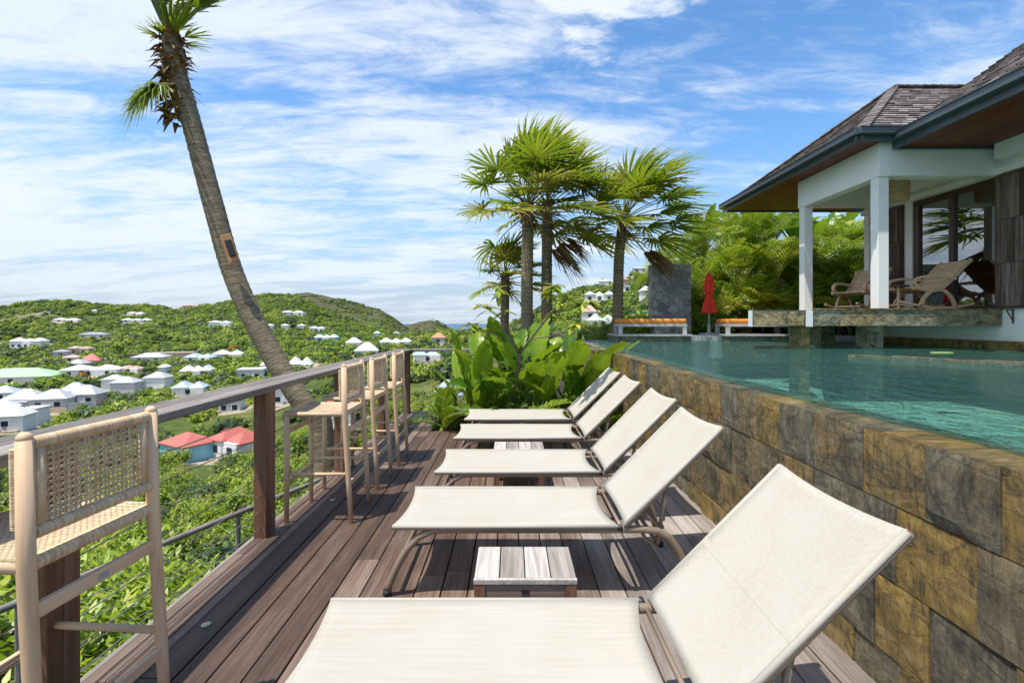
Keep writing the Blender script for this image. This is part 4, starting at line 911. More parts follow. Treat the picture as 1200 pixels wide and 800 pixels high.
# ------------------------------------------------------------------ bar stools
def make_stool(label):
    """sits facing -X; back at +X"""
    t = thing('bar_stool', label, 'bar stool', (0, 0, 0), 0, 'teak bar stools with woven cord seats along the handrail')
    hy = .215; xb, xf = .235, -.235
    for s in (-1, 1):
        m = MB(); m.tube([(xb, s*hy, 0), (xb-.018, s*hy, .3), (xb-.048, s*hy*.985, .78), (xb-.055, s*hy*.98, 1.135)], [.017, .0195, .0215, .020], 12)
        m.tube([(xb-.055, s*hy*.98, 1.13), (xb-.0553, s*hy*.98, 1.147), (xb-.0555, s*hy*.98, 1.155)], [.020, .0175, .009], 12)
        m.build('back_leg', M['teak_z'], t, True)
        m = MB(); m.tube([(xf, s*hy, 0), (xf+.002, s*hy, .4), (xf+.004, s*hy, .80)], [.016, .0195, .0195], 12); m.build('front_leg', M['teak_z'], t, True)
    def rail(a, b, r, mat, name='stretcher', flat=None):
        m = MB()
        if flat: m.beam(a, b, flat[0], flat[1])
        else: m.tube([a, b], r, 10)
        m.build(name, mat, t, not flat, .004 if flat else 0)
    for s in (-1, 1):
        rail((xf, s*hy, .355), (xb-.02, s*hy, .355), .013, M['teak_x'])
        rail((xf-.02, s*hy, .79), (xb-.045, s*hy, .79), .017, M['teak_x'], 'seat_rail')
    rail((xb-.038, -hy, .665), (xb-.038, hy, .665), 0, M['teak_y'], flat=(.02, .042)); rail((xb-.016, -hy, .285), (xb-.016, hy, .285), 0, M['teak_y'], flat=(.02, .036))
    rail((xf, -hy, .665), (xf, hy, .665), 0, M['teak_y'], flat=(.02, .034)); rail((xf, -hy, .295), (xf, hy, .295), 0, M['teak_y'], flat=(.02, .036))
    m = MB(); m.box(xb-.0275, xb-.0262, -.02, .016, .655, .672); m.build('plate', M['pole'], t)
    # woven seat with sagging middle
    m = MB(); n = 16; vs = []
    for i in range(n+1):
        for j in range(n+1):
            u, v = i/n, j/n; x = xf-.012+u*(xb-.05-xf+.012); y = (-1+2*v)*(hy+.004)
            cx, cyy = 1-(2*u-1)**2, 1-(2*v-1)**2; e = .012*(min(1, cx*6)*min(1, cyy*6))
            vs.append((x, y, .803+.008-e-.022*cx*cyy))
    m.add(vs, [(i*(n+1)+j, (i+1)*(n+1)+j, (i+1)*(n+1)+j+1, i*(n+1)+j+1) for i in range(n) for j in range(n)])
    q = m.build('woven_seat', M['weave'], t, True); sd = q.modifiers.new('cord', 'SOLIDIFY'); sd.thickness = .014; sd.offset = -1
    def wrap(name, xc, z, r, y0, y1, n):   # cord wound round a rail that runs along y
        m = MB()
        for k in range(n):
            y = y0+k*(y1-y0)/(n-1); h_ = (y1-y0)/(n-1)*.5; m.lathe([(r-.0011, -h_), (r, -h_*.3), (r, h_*.3), (r-.0011, h_)], 12, (0, 0, 0), random.random())
            for q_ in range(len(m.v)-48, len(m.v)): p = m.v[q_]; m.v[q_] = (xc+p[0], y+p[2]+p[0]*.06, z+p[1])
        m.build(name, M['cord'], t, True)
    for x in (xf-.012, xb-.058): wrap('seat_wrap', x, .79, .0215, -hy+.022, hy-.022, 95)
    # woven back panel: cords over and under each other
    xp = lambda z: xb-.048-.0075*(z-.78)/.355
    z0, z1 = .895, 1.105; yy = hy*.98-.045; m = MB(); ny, nz = 21, 12
    hh = .0034
    for i in range(ny+1):
        y = -yy+2*yy*i/ny
        for dlt in (-.0021, .0021):
            pts = [Vector((xp(z0+(z1-z0)*k/(2*nz))+hh*(1 if (k//1+i) % 2 else -1), y+dlt, z0+(z1-z0)*k/(2*nz))) for k in range(2*nz+1)]
            m.tube(pts, .0020, 4, random.random(), False)
    for j in range(nz+1):
        z = z0+(z1-z0)*j/nz
        for dlt in (-.0021, .0021):
            pts = [Vector((xp(z)-hh*(1 if (k+j) % 2 else -1), -yy+2*yy*k/ny, z+dlt)) for k in range(ny+1)]
            m.tube(pts, .0020, 4, random.random(), False)
    m.build('woven_back', M['cord'], t, True)
    for z in (.875, 1.122): wrap('back_wrap', xp(z), z, .018, -hy+.024, hy-.024, 100)
    for s in (-1, 1):
        m = MB()
        m.box(xb-.06, xb-.046, s*(hy*.98-.038)-.012, s*(hy*.98-.038)+.012, .88, 1.12, .5)
        for k in range(42):
            z = .895+k*.0052; m.lathe([(.0125, -.0024), (.0135, 0), (.0125, .0024)], 8, (xp(z)-.026, s*hy*.985, z), random.random())
        m.build('side_wrap', M['cord'], t, True)
    return t
SL = ['nearest bar stool, its woven back close up in the lower left corner', 'bar stool just beyond the deck post, first of the group of three', 'middle bar stool in the group of three by the handrail', 'last bar stool of the group of three, next to the corner post']
SP = [(-1.485, 1.535, R(-4)), (-1.405, 3.74, 0), (-1.405, 4.455, R(-1)), (-1.39, 5.15, R(1))]
s0 = make_stool(SL[0]); s0.location = (SP[0][0], SP[0][1], 0); s0.rotation_euler = (0, 0, SP[0][2])
for lab, (x, y, r) in list(zip(SL, SP))[1:]: dup(s0, (x, y, 0), r, lab)

# ------------------------------------------------------------------ infinity pool
WL = 1.03
def wallx(y): return 1.48+max(0, (y-6))**2*.0062
def pool():
    rnd = random.Random(11)
    t = thing('pool_wall', 'tall pool wall clad in rough olive and rust slate tiles along the deck', 'wall')
    m = MB(); y = -1.0
    rows = [(-.35, .147), (.150, .447), (.450, .747), (.750, 1.018)]
    for (z0, z1) in rows:
        y = -1.0-rnd.uniform(0, .25)
        while y < 12.6:
            w = rnd.uniform(.24, .33); a, b = wallx(y), wallx(y+w); p = rnd.uniform(0, .012)
            vs = []; q = .0012
            n = 6
            for i in range(n+1):
                for j in range(n+1):
                    yy = y+q+(w-2*q)*i/n; zz = z0+q+(z1-z0-2*q)*j/n; edge = min(1, min(i, n-i, j, n-j))
                    vs.append((wallx(yy)-p-.002*edge-.016*edge*max(0, mnoise.noise(Vector((yy*5, zz*5, rnd.random()*0+y)))), yy, zz))
            fs = [(i*(n+1)+j, i*(n+1)+j+1, (i+1)*(n+1)+j+1, (i+1)*(n+1)+j) for i in range(n) for j in range(n)]
            tt = rnd.random(); m.add(vs, fs, tt)
            # tile edges
            c = [vs[0], vs[n*(n+1)], vs[n*(n+1)+n], vs[n]]; bk = [(v[0]+.03, v[1], v[2]) for v in c]
            m.add(c+bk, [(0, 1, 5, 4), (1, 2, 6, 5), (2, 3, 7, 6), (3, 0, 4, 7)], tt)
            y += w
    m.build('stone_cladding', M['slate'], t)
    m = MB(); n = 40
    ys = [-1.2+13.8*i/n for i in range(n+1)]; vs = []
    for yy in ys: x = wallx(yy); vs += [(x+.006, yy, -.4), (x+.006, yy, 1.012), (x+.30, yy, 1.004), (x+.30, yy, -.4)]
    fs = []
    for i in range(n): a = 4*i; fs += [(a, a+1, a+5, a+4), (a+1, a+2, a+6, a+5), (a+2, a+3, a+7, a+6)]
    m.add(vs, fs); m.build('mortar_core', M['fieldstone'], t)
    m = MB(); y = -1.2
    while y < 12.6:
        w = rnd.uniform(.26, .36); y1 = min(y+w, 12.6); a, b = wallx(y), wallx(y1)
        m.add([(a-.006, y+.002, 1.020), (b-.006, y1-.002, 1.020), (b+.26, y1-.002, 1.024), (a+.26, y+.002, 1.024), (a-.006, y+.002, 1.00), (b-.006, y1-.002, 1.00), (a+.26, y+.002, .86), (b+.26, y1-.002, .86)], [(0, 3, 2, 1), (4, 0, 1, 5), (3, 6, 7, 2)], rnd.random()); y = y1
    m.build('overflow_lip', M['lip'], t)
    # basin
    m = MB(); x0, x1, y0, y1, zb = 1.76, 8.14, -1.2, 12.4, .12
    m.add([(x0, y0, zb), (x1, y0, zb), (x1, y1, zb), (x0+.25, y1, zb)], [(0, 1, 2, 3)]); m.add([(x0, y0, zb), (x0+.25, y1, zb), (x0+.25, y1, 1.0), (x0, y0, 1.0)], [(0, 1, 2, 3)])
    m.add([(x1, y0, zb), (x1, y1, zb), (x1, y1, 1.0), (x1, y0, 1.0)], [(0, 1, 2, 3)]); m.add([(x0, y1, zb), (x1, y1, zb), (x1, y1, 1.0), (x0, y1, 1.0)], [(0, 1, 2, 3)]); m.add([(x0, y0, zb), (x1, y0, zb), (x1, y0, 1.0), (x0, y0, 1.0)], [(0, 1, 2, 3)])
    tag(m.build('pool_basin', M['pooltile']), kind='structure')
    m = MB(); n = 40
    ys = [-1.2+13.65*i/n for i in range(n+1)]; vs = []
    for yy in ys: vs += [(wallx(yy)+.13+.035*math.sin(yy*1.3), yy, WL), (8.14, yy, WL)]
    m.add(vs, [(2*i, 2*i+1, 2*i+3, 2*i+2) for i in range(n)])
    tag(m.build('pool_water', M['water']), kind='structure')
    # low weir in the pool
    t = thing('pool_weir', 'low dark wet stone ledge crossing the pool near the terrace', 'ledge')
    P = [(4.55, 6.5), (4.75, 6.05), (5.05, 5.2), (5.35, 4.3), (5.7, 3.2), (6.0, 2.0)]; m = MB()
    for a, b, k in zip(P[:-1], P[1:], range(5)):
        za = 1.036+.013*k; m.beam((a[0], a[1], za-.05), (b[0], b[1], za-.05), .16, .1, t=rnd.random())
    m.build('ledge_stone', M['lip'], t)
    for x, y, lab in ((6.25, 7.05, 'lime green reflection laid as a flat strip on the water in front of the stone pedestal'), (7.45, 7.3, 'lime green reflection laid as a flat strip on the water below the terrace slab')):  # lime reflections on the water, modelled as thin coloured discs
        m = MB(); m.lathe([(.19, 0), (.2, .004), (.19, .008)], 20, (0, 0, 0)); q = m.build('reflection_strip', M['lime'], loc=(x, y, WL-.004)); q.scale = (.8, .4, 1); tag(q, lab, 'painted reflection', 'lime reflections laid on the pool as strips')
pool()
# overflow catch basin beyond the deck corner
m = MB(); m.box(.75, 2.3, 8.15, 9.4, -2.5, -.25); tag(m.build('catch_basin', M['fieldstone']), 'low grey catch basin behind the farthest lounger', 'basin')
m = MB(); m.add([(.8, 8.2, -.243), (2.25, 8.2, -.243), (2.25, 9.35, -.243), (.8, 9.35, -.243)], [(0, 1, 2, 3)]); tag(m.build('catch_water', M['water']), kind='structure')

# ------------------------------------------------------------------ far pool side: garden ground, platforms, day beds, wall, umbrella
m = MB(); m.box(1.9, 16, 12.46, 24, -2.4, 1.0); m.box(8.2, 16, 9.5, 12.46, -2.4, .995); tag(m.build('garden_ground', M['soil']), kind='structure')
m = MB(); m.box(4.9, 9.5, 11.95, 13.0, .6, 1.14, .4); m.box(4.2, 5.6, 12.05, 12.9, 1.0, 1.15, .6); tag(m.build('pool_coping', M['bench']), kind='structure')
def platform(x0, x1, y0, y1, lab):
    t = thing('timber_platform', lab, 'platform', (0, 0, 0), 0, 'grey platforms under the day beds'); m = MB(); n = 6
    for i in range(n): m.box(x0, x1, y0+(y1-y0)*i/n+.004, y0+(y1-y0)*(i+1)/n-.004, 1.15, 1.19, random.random())
    m.build('boards', M['bench'], t); m = MB(); m.box(x0+.03, x1-.03, y0+.04, y1-.02, .5, 1.148, .3); m.build('plinth', M['lip'], t)
platform(2.5, 4.28, 11.45, 12.75, 'grey boarded platform at the left end of the far pool side')
platform(5.15, 7.35, 11.5, 12.75, 'grey boarded platform beside the raised stone basin')
def daybed(x, y, lab, tilt):
    t = thing('day_bed', lab, 'day bed', (x, y, 1.19), tilt, 'orange cushioned day beds by the pool')
    w, d = 1.62, .75; m = MB(); m.box(-w/2, w/2, -d/2, d/2, .185, .25); m.build('frame', M['bench'], t, bevel=.006)
    for xx in (-1, 1):
        for yy in (-1, 1):
            m = MB(); cx, cyy = xx*(w/2-.05), yy*(d/2-.05); m.box(cx-.045, cx+.045, cyy-.045, cyy+.045, 0, .184); m.build('leg', M['bench'], t, bevel=.004)
    m = MB(); m.box(-w/2+.01, w/2-.01, -d/2+.01, d/2-.01, .252, .375); m.build('cushion', M['orange'], t, True, bevel=.035)
daybed(3.40, 12.0, 'orange cushioned day bed in front of the slim palm and grey stone wall', R(-3)); daybed(6.05, 12.15, 'orange cushioned day bed partly behind the raised stone basin', R(-2))
def rubble():
    t = thing('stone_wall', 'tall grey rubble stone wall panel behind the pool', 'wall'); m = MB(); m.box(3.9, 5.0, 13.5, 13.9, .5, 3.10); m.build('masonry', M['fieldstone'], t, bevel=.02)
rubble()
def umbrella():
    t = thing('parasol', 'closed red parasol standing between the two orange day beds', 'parasol', (5.08, 12.5, 1.15))
    m = MB(); m.tube([(0, 0, .0), (0, 0, 1.62)], .022, 8); m.build('pole', M['pole'], t, True)
    m = MB(); m.lathe([(.24, 0), (.24, .05), (.05, .07), (.035, .3)], 14); m.build('base', M['pole'], t)
    m = MB(); m.lathe([(.05, .56), (.155, .575), (.175, .62), (.135, .80), (.085, .98), (.08, 1.02), (.105, 1.12), (.115, 1.30), (.10, 1.42), (.06, 1.52), (.075, 1.50), (.055, 1.57), (.01, 1.61)], 18, fold=.13)
    c = m.build('canopy', M['red'], t, False); m = MB(); m.lathe([(.094, .97), (.097, 1.0), (.094, 1.03)], 14); m.build('strap', M['red'], c)
umbrella()

# ------------------------------------------------------------------ villa
def shingles(m, p0, p1, p2, p3, n, rnd, seg=.2):
    p0, p1, p2, p3 = map(Vector, (p0, p1, p2, p3)); nrm = (p1-p0).cross(p3-p0).normalized()
    if nrm.z < 0: nrm = -nrm
    for i in range(n):
        ta, tb = i/n, min(1, (i+1.25)/n)
        a0, a1 = p0.lerp(p3, ta), p1.lerp(p2, ta); b0, b1 = p0.lerp(p3, tb), p1.lerp(p2, tb)
        L = (a1-a0).length; k = max(1, int(L/seg)); cuts = [0]+sorted((j+rnd.uniform(-.25, .25))/k for j in range(1, k))+[1]
        for c0, c1 in zip(cuts[:-1], cuts[1:]):
            h = .028+rnd.uniform(0, .012); q0, q1 = a0.lerp(a1, c0+.0008), a0.lerp(a1, c1-.0008); r0, r1 = b0.lerp(b1, c0), b0.lerp(b1, c1)
            m.add([q0+nrm*h, q1+nrm*h, r1+nrm*.006, r0+nrm*.006, q0, q1], [(0, 1, 2, 3), (4, 5, 1, 0)], rnd.random())
def villa():
    rnd = random.Random(5)
    t = thing('villa', 'white poolside villa with dark shingled hip roofs, columns and a stone edged terrace', 'villa')
    def P(name, m, mat, par=None, bevel=0, smooth=False): return m.build(name, mat, par or t, smooth, bevel)
    # terrace
    m = MB(); pl = [(4.99, 8.04), (8.07, 8.04), (8.07, 11.0), (5.87, 11.0), (5.87, 9.46)]
    m.add([(x, y, z) for z in (1.43, 1.672) for x, y in pl], [(4, 3, 2, 1, 0), (5, 6, 7, 8, 9)]+[(i, (i+1) % 5, (i+1) % 5+5, i+5) for i in range(5)]); P('terrace_slab', m, M['white'])
    m = MB(); x = 4.98
    while x < 8.09:
        x1 = min(x+rnd.uniform(.40, .47), 8.1); m.box(x+.002, x1-.002, 8.0, 8.037, 1.41, 1.675, rnd.random()); x = x1
    y = 8.04
    m.beam((4.99, 8.02, 1.5425), (5.86, 9.45, 1.5425), .03, .265, t=.7)
    tc = P('terrace_edge', m, M['greyslate'], bevel=.003)
    m = MB(); pl = [(4.95, 7.985), (8.1, 7.985), (8.1, 11.02), (5.84, 11.02), (5.84, 9.46)]
    m.add([(x, y, z) for z in (1.677, 1.70) for x, y in pl], [(4, 3, 2, 1, 0), (5, 6, 7, 8, 9)]+[(i, (i+1) % 5, (i+1) % 5+5, i+5) for i in range(5)]); P('terrace_floor', m, M['lip'])
    m = MB(); m.box(6.08, 6.36, 8.3, 8.58, .1, 1.425, .3); P('pedestal', m, M['greyslate'], bevel=.004)
    m = MB(); m.box(6.5, 6.8, 10.2, 11.0, .1, 1.425, .6); P('support_pier', m, M['lip'])
    for y in (8.1, 10.15):
        m = MB(); m.box(6.12, 6.30, y, y+.18, 1.70, 3.90); P('column', m, M['white'], bevel=.008)
    m = MB(); m.box(6.11, 6.31, 8.06, 10.36, 3.902, 4.46); m.box(6.311, 8.1, 8.063, 8.29, 3.905, 4.46); m.box(6.311, 8.1, 10.14, 10.35, 3.905, 4.46); P('beam', m, M['white'], bevel=.006)
    m = MB(); m.box(6.312, 8.1, 8.292, 10.138, 4.34, 4.37); P('ceiling', m, M['ceil'])
    # facade at x = 8.1 with door opening
    m = MB()
    m.box(8.1, 8.4, 2.0, 11.15, .6, 1.695)           # base
    m.box(8.1, 8.4, 2.0, 11.15, 3.91, 4.46)           # head
    m.box(8.1, 8.4, 9.82, 10.0, 1.695, 3.91); m.box(8.1, 8.4, 10.98, 11.15, 1.695, 3.91); m.box(8.16, 8.4, 10.0, 10.98, 1.695, 3.91); m.box(8.1, 8.4, 6.6, 8.05, 1.695, 3.91)
    m.box(8.1, 8.4, 2.0, 3.4, 1.695, 3.91); m.box(8.4, 13, 11.0, 11.15, .6, 4.46)
    m.box(8.02, 8.1, 2.0, 11.15, 3.912, 4.02)
    P('wall', m, M['white'])
    m = MB(); m.box(8.03, 8.098, 2.0, 11.2, .3, 1.165, .4); P('wet_plinth', m, M['lip'])
    m = MB(); m.box(8.45, 12.5, 6.0, 10.9, 1.60, 1.69); m.box(12.4, 12.5, 6.0, 10.9, 1.69, 4.4); m.box(8.42, 12.4, 10.85, 10.98, 1.69, 4.4); m.box(8.42, 12.4, 6.0, 6.1, 1.69, 4.4); m.box(8.42, 12.5, 6.0, 10.98, 4.3, 4.4); P('room', m, M['soffit'])
    # glazed doors
    d = MB()
    for a, b in ((8.07, 8.17), (8.93, 9.03), (9.70, 9.82)): d.box(8.13, 8.23, a, b, 1.70, 3.80)
    d.box(8.13, 8.23, 8.052, 9.818, 3.802, 3.908); d.box(8.13, 8.23, 8.17, 9.70, 1.70, 1.75)
    fr = P('door_frame', d, M['darkwood'], bevel=.004)
    for a, b in ((8.171, 8.929), (9.031, 9.699)):
        g = MB(); g.box(8.176, 8.184, a, b, 1.751, 3.801); P('pane', g, M['glass'], fr)
    g = MB(); n = 30
    pts = [(8.42+.03*math.sin(k*1.9), 9.45+.25*k/n) for k in range(n+1)]
    g.add([(x, y, z) for x, y in pts for z in (1.71, 3.8)], [(2*i, 2*i+2, 2*i+3, 2*i+1) for i in range(n)]); P('curtain', g, M['cushion'], smooth=True)
    # shutters of vertical split boards
    def shutter(x, y0, y1, z0, z1, nr):
        m = MB(); y = y0
        while y < y1:
            w = rnd.uniform(.045, .085)
            for k in range(nr): m.box(x-rnd.uniform(.012, .03), x+.03, y+.0015, min(y+w, y1)-.0015, z0+(z1-z0)*k/nr+.004, z0+(z1-z0)*(k+1)/nr-.004, rnd.random())
            y += w
        s = P('shutter', m, M['shutter']); m = MB(); m.box(x-.005, x+.035, y0-.0, y1, z0-.035, z0); m.box(x-.005, x+.035, y0, y1, z1, z1+.03); P('rail', m, M['darkwood'], s)
    shutter(8.04, 6.3, 8.05, 1.73, 3.86, 3); shutter(8.06, 10.02, 10.9, 1.74, 3.86, 3)
    m = MB(); m.tube([(8.08, 7.82, 1.66), (8.08, 7.82, 1.45)], .012, 6); m.tube([(8.08, 7.82, 1.5), (7.98, 7.82, 1.66)], .01, 6); m.beam((7.98, 7.82, 1.668), (8.09, 7.82, 1.668), .03, .014); P('bracket', m, M['darkwood'])
    # roofs
    E = 4.49
    def roof(poly_eave, name):
        pass
    m = MB(); a = (5.72, 7.92, E+.1); b = (5.72, 12.95, E+.1); pk = (8.235, 10.435, 6.5); a2 = (11.5, 7.92, E+.1); r2 = (11.5, 10.435, 6.5); b2 = (11.5, 12.95, E+.1)
    shingles(m, b, a, pk, pk, 22, rnd); shingles(m, a, a2, r2, pk, 22, rnd); shingles(m, b2, b, pk, r2, 22, rnd)
    for p, q in ((a, pk), (b, pk), (pk, r2)):
        for k in range(18):
            c = Vector(p).lerp(Vector(q), k/18); e = Vector(p).lerp(Vector(q), (k+1.15)/18); m.beam(c+Vector((0, 0, .05)), e+Vector((0, 0, .035)), .17, .02, t=rnd.random()*.5)
    m.add([a, b, b2, a2, pk, r2], [(0, 4, 1), (0, 3, 5, 4), (1, 4, 5, 2)], .2)
    rf = P('roof', m, M['shingle'])
    m = MB()
    def boards(x0, x1, y0, y1, z, along='y', w=.115):
        a, b = (x0, x1) if along == 'y' else (y0, y1)
        while a < b:
            e = min(a+w, b)
            if along == 'y': m.box(a+.002, e-.002, y0, y1, z, z+.02, rnd.random())
            else: m.box(x0, x1, a+.002, e-.002, z, z+.02, rnd.random())
            a += w
    boards(5.76, 6.10, 7.96, 12.9, E-.03); boards(6.32, 9.0, 7.96, 8.058, E-.03, 'x'); boards(6.104, 9.0, 10.37, 12.9, E-.03, 'x')
    P('soffit', m, M['soffit'], rf)
    m = MB()
    for p, q in (((5.68, 7.85), (5.68, 13.02)), ((5.61, 7.92), (8.2, 7.92)), ((5.76, 12.98), (11.5, 12.98))):
        m.beam((*p, E+.02), (*q, E+.02), .035, .17)
        dx = -.075 if p[0] == q[0] else 0; dy = 0 if dx else (-.075 if p[1] < 9 else .075)
        m.beam((p[0]+dx, p[1]+dy, E+.075), (q[0]+dx, q[1]+dy, E+.075), .11, .10)
        m.beam((p[0]+dx*1.05, p[1]+dy*1.05, E+.13), (q[0]+dx*1.05, q[1]+dy*1.05, E+.13), .135, .012)
    P('gutter', m, M['gutter'], rf, bevel=.012)
    # main wing roof toward the viewer
    m = MB(); a = (6.35, 0.5, E+.05); b = (6.35, 8.02, E+.05); c = (10.2, 8.02, 7.32); d_ = (10.2, 0.5, 7.32)
    shingles(m, b, a, d_, c, 30, rnd, .22); m.add([a, b, c, d_], [(0, 3, 2, 1)], .2)
    m.add([b, (b[0]+.05, b[1], E), (10.2, 8.02, E), c], [(0, 1, 2, 3)], .3)
    r2_ = P('roof', m, M['shingle'])
    m = MB(); boards(6.39, 7.855, .5, 7.98, E-.12)
    P('soffit', m, M['soffit'], r2_)
    m = MB()
    for p, q in (((6.33, .5), (6.33, 8.04)), ((6.36, 8.0), (8.1, 8.0))):
        m.beam((*p, E-.06), (*q, E-.06), .035, .21)
        if p[0] == q[0]:
            m.beam((p[0]-.075, p[1], E+.01), (q[0]-.075, q[1], E+.01), .12, .11); m.beam((p[0]-.08, p[1], E+.07), (q[0]-.08, q[1], E+.07), .145, .012)
    P('gutter', m, M['gutter'], r2_, bevel=.012)
    m = MB(); m.box(7.86, 8.6, .5, 7.9, 4.12, 4.95); P('upper_wall', m, M['white'])
villa()
def basin_box():
    t = thing('stone_basin', 'raised stone clad basin jutting over the water left of the terrace', 'basin')
    rnd = random.Random(2)
    def slab(x0, x1, y0, y1, z0, z1, k=.49):   # plan splays away with depth
        m = MB(); pl = [(x0, y0), (x1, y0), (x1+k*(y1-y0), y1), (x0+k*(y1-y0), y1)]
        m.add([(x, y, z) for z in (z0, z1) for x, y in pl], [(3, 2, 1, 0), (4, 5, 6, 7), (0, 1, 5, 4), (1, 2, 6, 5), (2, 3, 7, 6), (3, 0, 4, 7)]); return m
    slab(3.96, 4.86, 8.03, 9.1, 1.42, 1.64).build('body', M['greyslate'], t)
    m = MB(); x = 3.96
    while x < 4.7: m.box(x+.002, min(x+.43, 4.83), 8.0, 8.028, 1.415, 1.645, rnd.random()); x += .432
    m.build('cladding', M['greyslate'], t, bevel=.003)
    for x0, x1 in ((3.885, 3.955), (4.835, 4.95)): slab(x0, x1, 7.97, 8.06, 1.40, 1.665).build('end_stone', M['white'], t)
    slab(3.957, 4.88, 8.022, 9.12, 1.646, 1.672).build('dark_top', M['gutter'], t)
    m = MB(); m.box(4.86, 5.0, 8.15, 8.5, .1, 1.414, .4); m.build('support', M['lip'], t)
basin_box()
def lamp():
    t = thing('pendant_lamp', 'woven rattan pendant lamp hanging under the terrace ceiling', 'lamp', (7.34, 9.2, 0))
    m = MB(); rnd = random.Random(8)
    prof = [(.155, 3.78), (.165, 3.83), (.168, 3.95), (.165, 4.08), (.15, 4.16), (.11, 4.215), (.05, 4.235)]
    for k in range(22):
        for s in (1, -1):
            pts = [(r*math.cos(2*math.pi*k/22+s*.9*i/6), r*math.sin(2*math.pi*k/22+s*.9*i/6), z) for i, (r, z) in enumerate(prof)]; m.tube(pts, .007, 4, rnd.random(), False)
    for z, r in ((3.78, .157), (3.87, .169), (3.98, .170), (4.08, .167), (4.16, .152)):
        m.tube([(r*math.cos(a*math.pi/12), r*math.sin(a*math.pi/12), z) for a in range(25)], .008, 4, .5, False)
    m.build('shade', M['rattan'], t); m = MB(); m.tube([(0, 0, 4.22), (0, 0, 4.302)], .008, 6); m.build('cord', M['black'], t)
lamp()
# rocking planter chairs and side table on the terrace
def rocker(label, loc, rz):
    t = thing('planter_chair', label, 'armchair', loc, rz, 'slatted timber planter chairs on the terrace')   # faces -X
    def bez(pts, n=14):
        P = [Vector(p) for p in pts]; out = []
        for k in range(n+1):
            u = k/n; q = list(P)
            while len(q) > 1: q = [a.lerp(b, u) for a, b in zip(q[:-1], q[1:])]
            out.append(q[0])
        return out
    seatc = bez([(-.42, 0, .36), (-.2, 0, .40), (.05, 0, .16), (.12, 0, .34), (.34, 0, .62), (.62, 0, .86)], 26)
    m = MB(); hw = .27
    for i in range(len(seatc)-1):
        a, b = seatc[i], seatc[i+1]; d = (b-a); e = b-d*.16; up = Vector((-d.z, 0, d.x)).normalized()
        m.beam(a, e, 2*hw, .016, up=up, t=random.random())
    m.build('slat_seat', M['rocker'], t)
    for s in (-1, 1):
        y = s*(hw+.02); m = MB()
        for i in range(len(seatc)-1):
            a, b = seatc[i].copy(), seatc[i+1].copy(); d = b-a; a.y = b.y = y; m.beam(a, b+d*.02, .032, .06, up=Vector((-d.z, 0, d.x)), t=.5)
        m.build('side_frame', M['rocker'], t)
        m = MB(); pts = bez([(.34, y, .52), (.10, y, .56), (-.16, y, .58), (-.42, y, .62), (-.46, y, .40), (-.30, y, .40)], 16)
        for a, b in zip(pts[:-1], pts[1:]): m.beam(a, b+(b-a)*.05, .055, .04, t=.6)
        m.build('armrest', M['rocker'], t)
        m = MB(); pts = bez([(-.28, y, .02), (-.18, y, .42), (.22, y, .46), (.34, y, .02)], 14)
        for a, b in zip(pts[:-1], pts[1:]): m.beam(a, b+(b-a)*.05, .036, .055, t=.4)
        pts = bez([(-.66, y, .13), (-.35, y, .07), (-.05, y, -.03), (.3, y, .0), (.66, y, .09)], 16)
        for a, b in zip(pts[:-1], pts[1:]): m.beam(a, b+(b-a)*.05, .036, .04, t=.7)
        m.build('runner', M['rocker'], t)
    m = MB()
    for x, z in ((-.38, .08), (.42, .03), (.0, .36)):
        m = MB(); m.beam((x, -hw, z), (x, hw, z), .04, .03); m.build('cross_bar', M['rocker'], t)
    return t
r0 = rocker('slatted timber planter chair facing left in front of the glass door', (7.40, 8.75, 1.71), 0)
dup(r0, (7.05, 9.85, 1.71), R(28), 'slatted timber planter chair half hidden behind the front white column')
def sidetable():
    t = thing('side_table', 'small round topped table between the two planter chairs', 'side table', (6.87, 8.62, 1.70))
    m = MB(); m.lathe([(.16, .40), (.165, .41), (.16, .425)], 18); m.build('top', M['darkwood'], t)
    m = MB(); m.tube([(0, 0, 0), (0, 0, .4)], .02, 8); m.lathe([(.11, 0), (.11, .015), (.02, .03)], 14); m.build('stem', M['rocker'], t)
sidetable()
def bed():
    t = thing('day_lounge', 'low dark bed with white cushions seen through the glass door', 'bed', (8.95, 8.7, 1.69)); m = MB(); m.box(-.4, .9, -.45, .8, 0, .25); m.build('base', M['darkwood'], t)
    m = MB(); m.box(-.38, .88, -.43, .78, .252, .42); m.build('mattress', M['cushion'], t, True, bevel=.04)
    for y in (-.2, .3):
        m = MB(); m.box(-.3, -.12, y-.2, y+.2, .42, .72); m.build('cushion', M['cushion'], t, True, bevel=.05)
bed()

# ------------------------------------------------------------------ palms
def curve(pts, n):
    P = [Vector(p) for p in pts]; out = []
    for k in range(n+1):
        u = k/n*(len(P)-1); i = min(int(u), len(P)-2); f = u-i
        p0, p1, p2, p3 = P[max(i-1, 0)], P[i], P[i+1], P[min(i+2, len(P)-1)]
        out.append(0.5*((2*p1)+(p2-p0)*f+(2*p0-5*p1+4*p2-p3)*f*f+(3*p1-p0-3*p2+p3)*f**3))
    return out
def ringed_trunk(m, pts, r0, r1, rings, rnd, amp=1.0):
    C = curve(pts, rings*3); n = len(C); rs = []
    for i in range(n):
        u = i/(n-1); r = r0+(r1-r0)*u; rs.append(r*(1+amp*(.045 if i % 3 == 0 else (-.015 if i % 3 == 1 else -.035))*rnd.uniform(.4, 1.5))*(1+rnd.uniform(-.012, .012)))
    o = len(m.f); m.tube(C, rs, 16)
    for i in range(o, len(m.f)): m.t[i] = ((i-o)//16 % 3)*.25+rnd.uniform(0, .25)
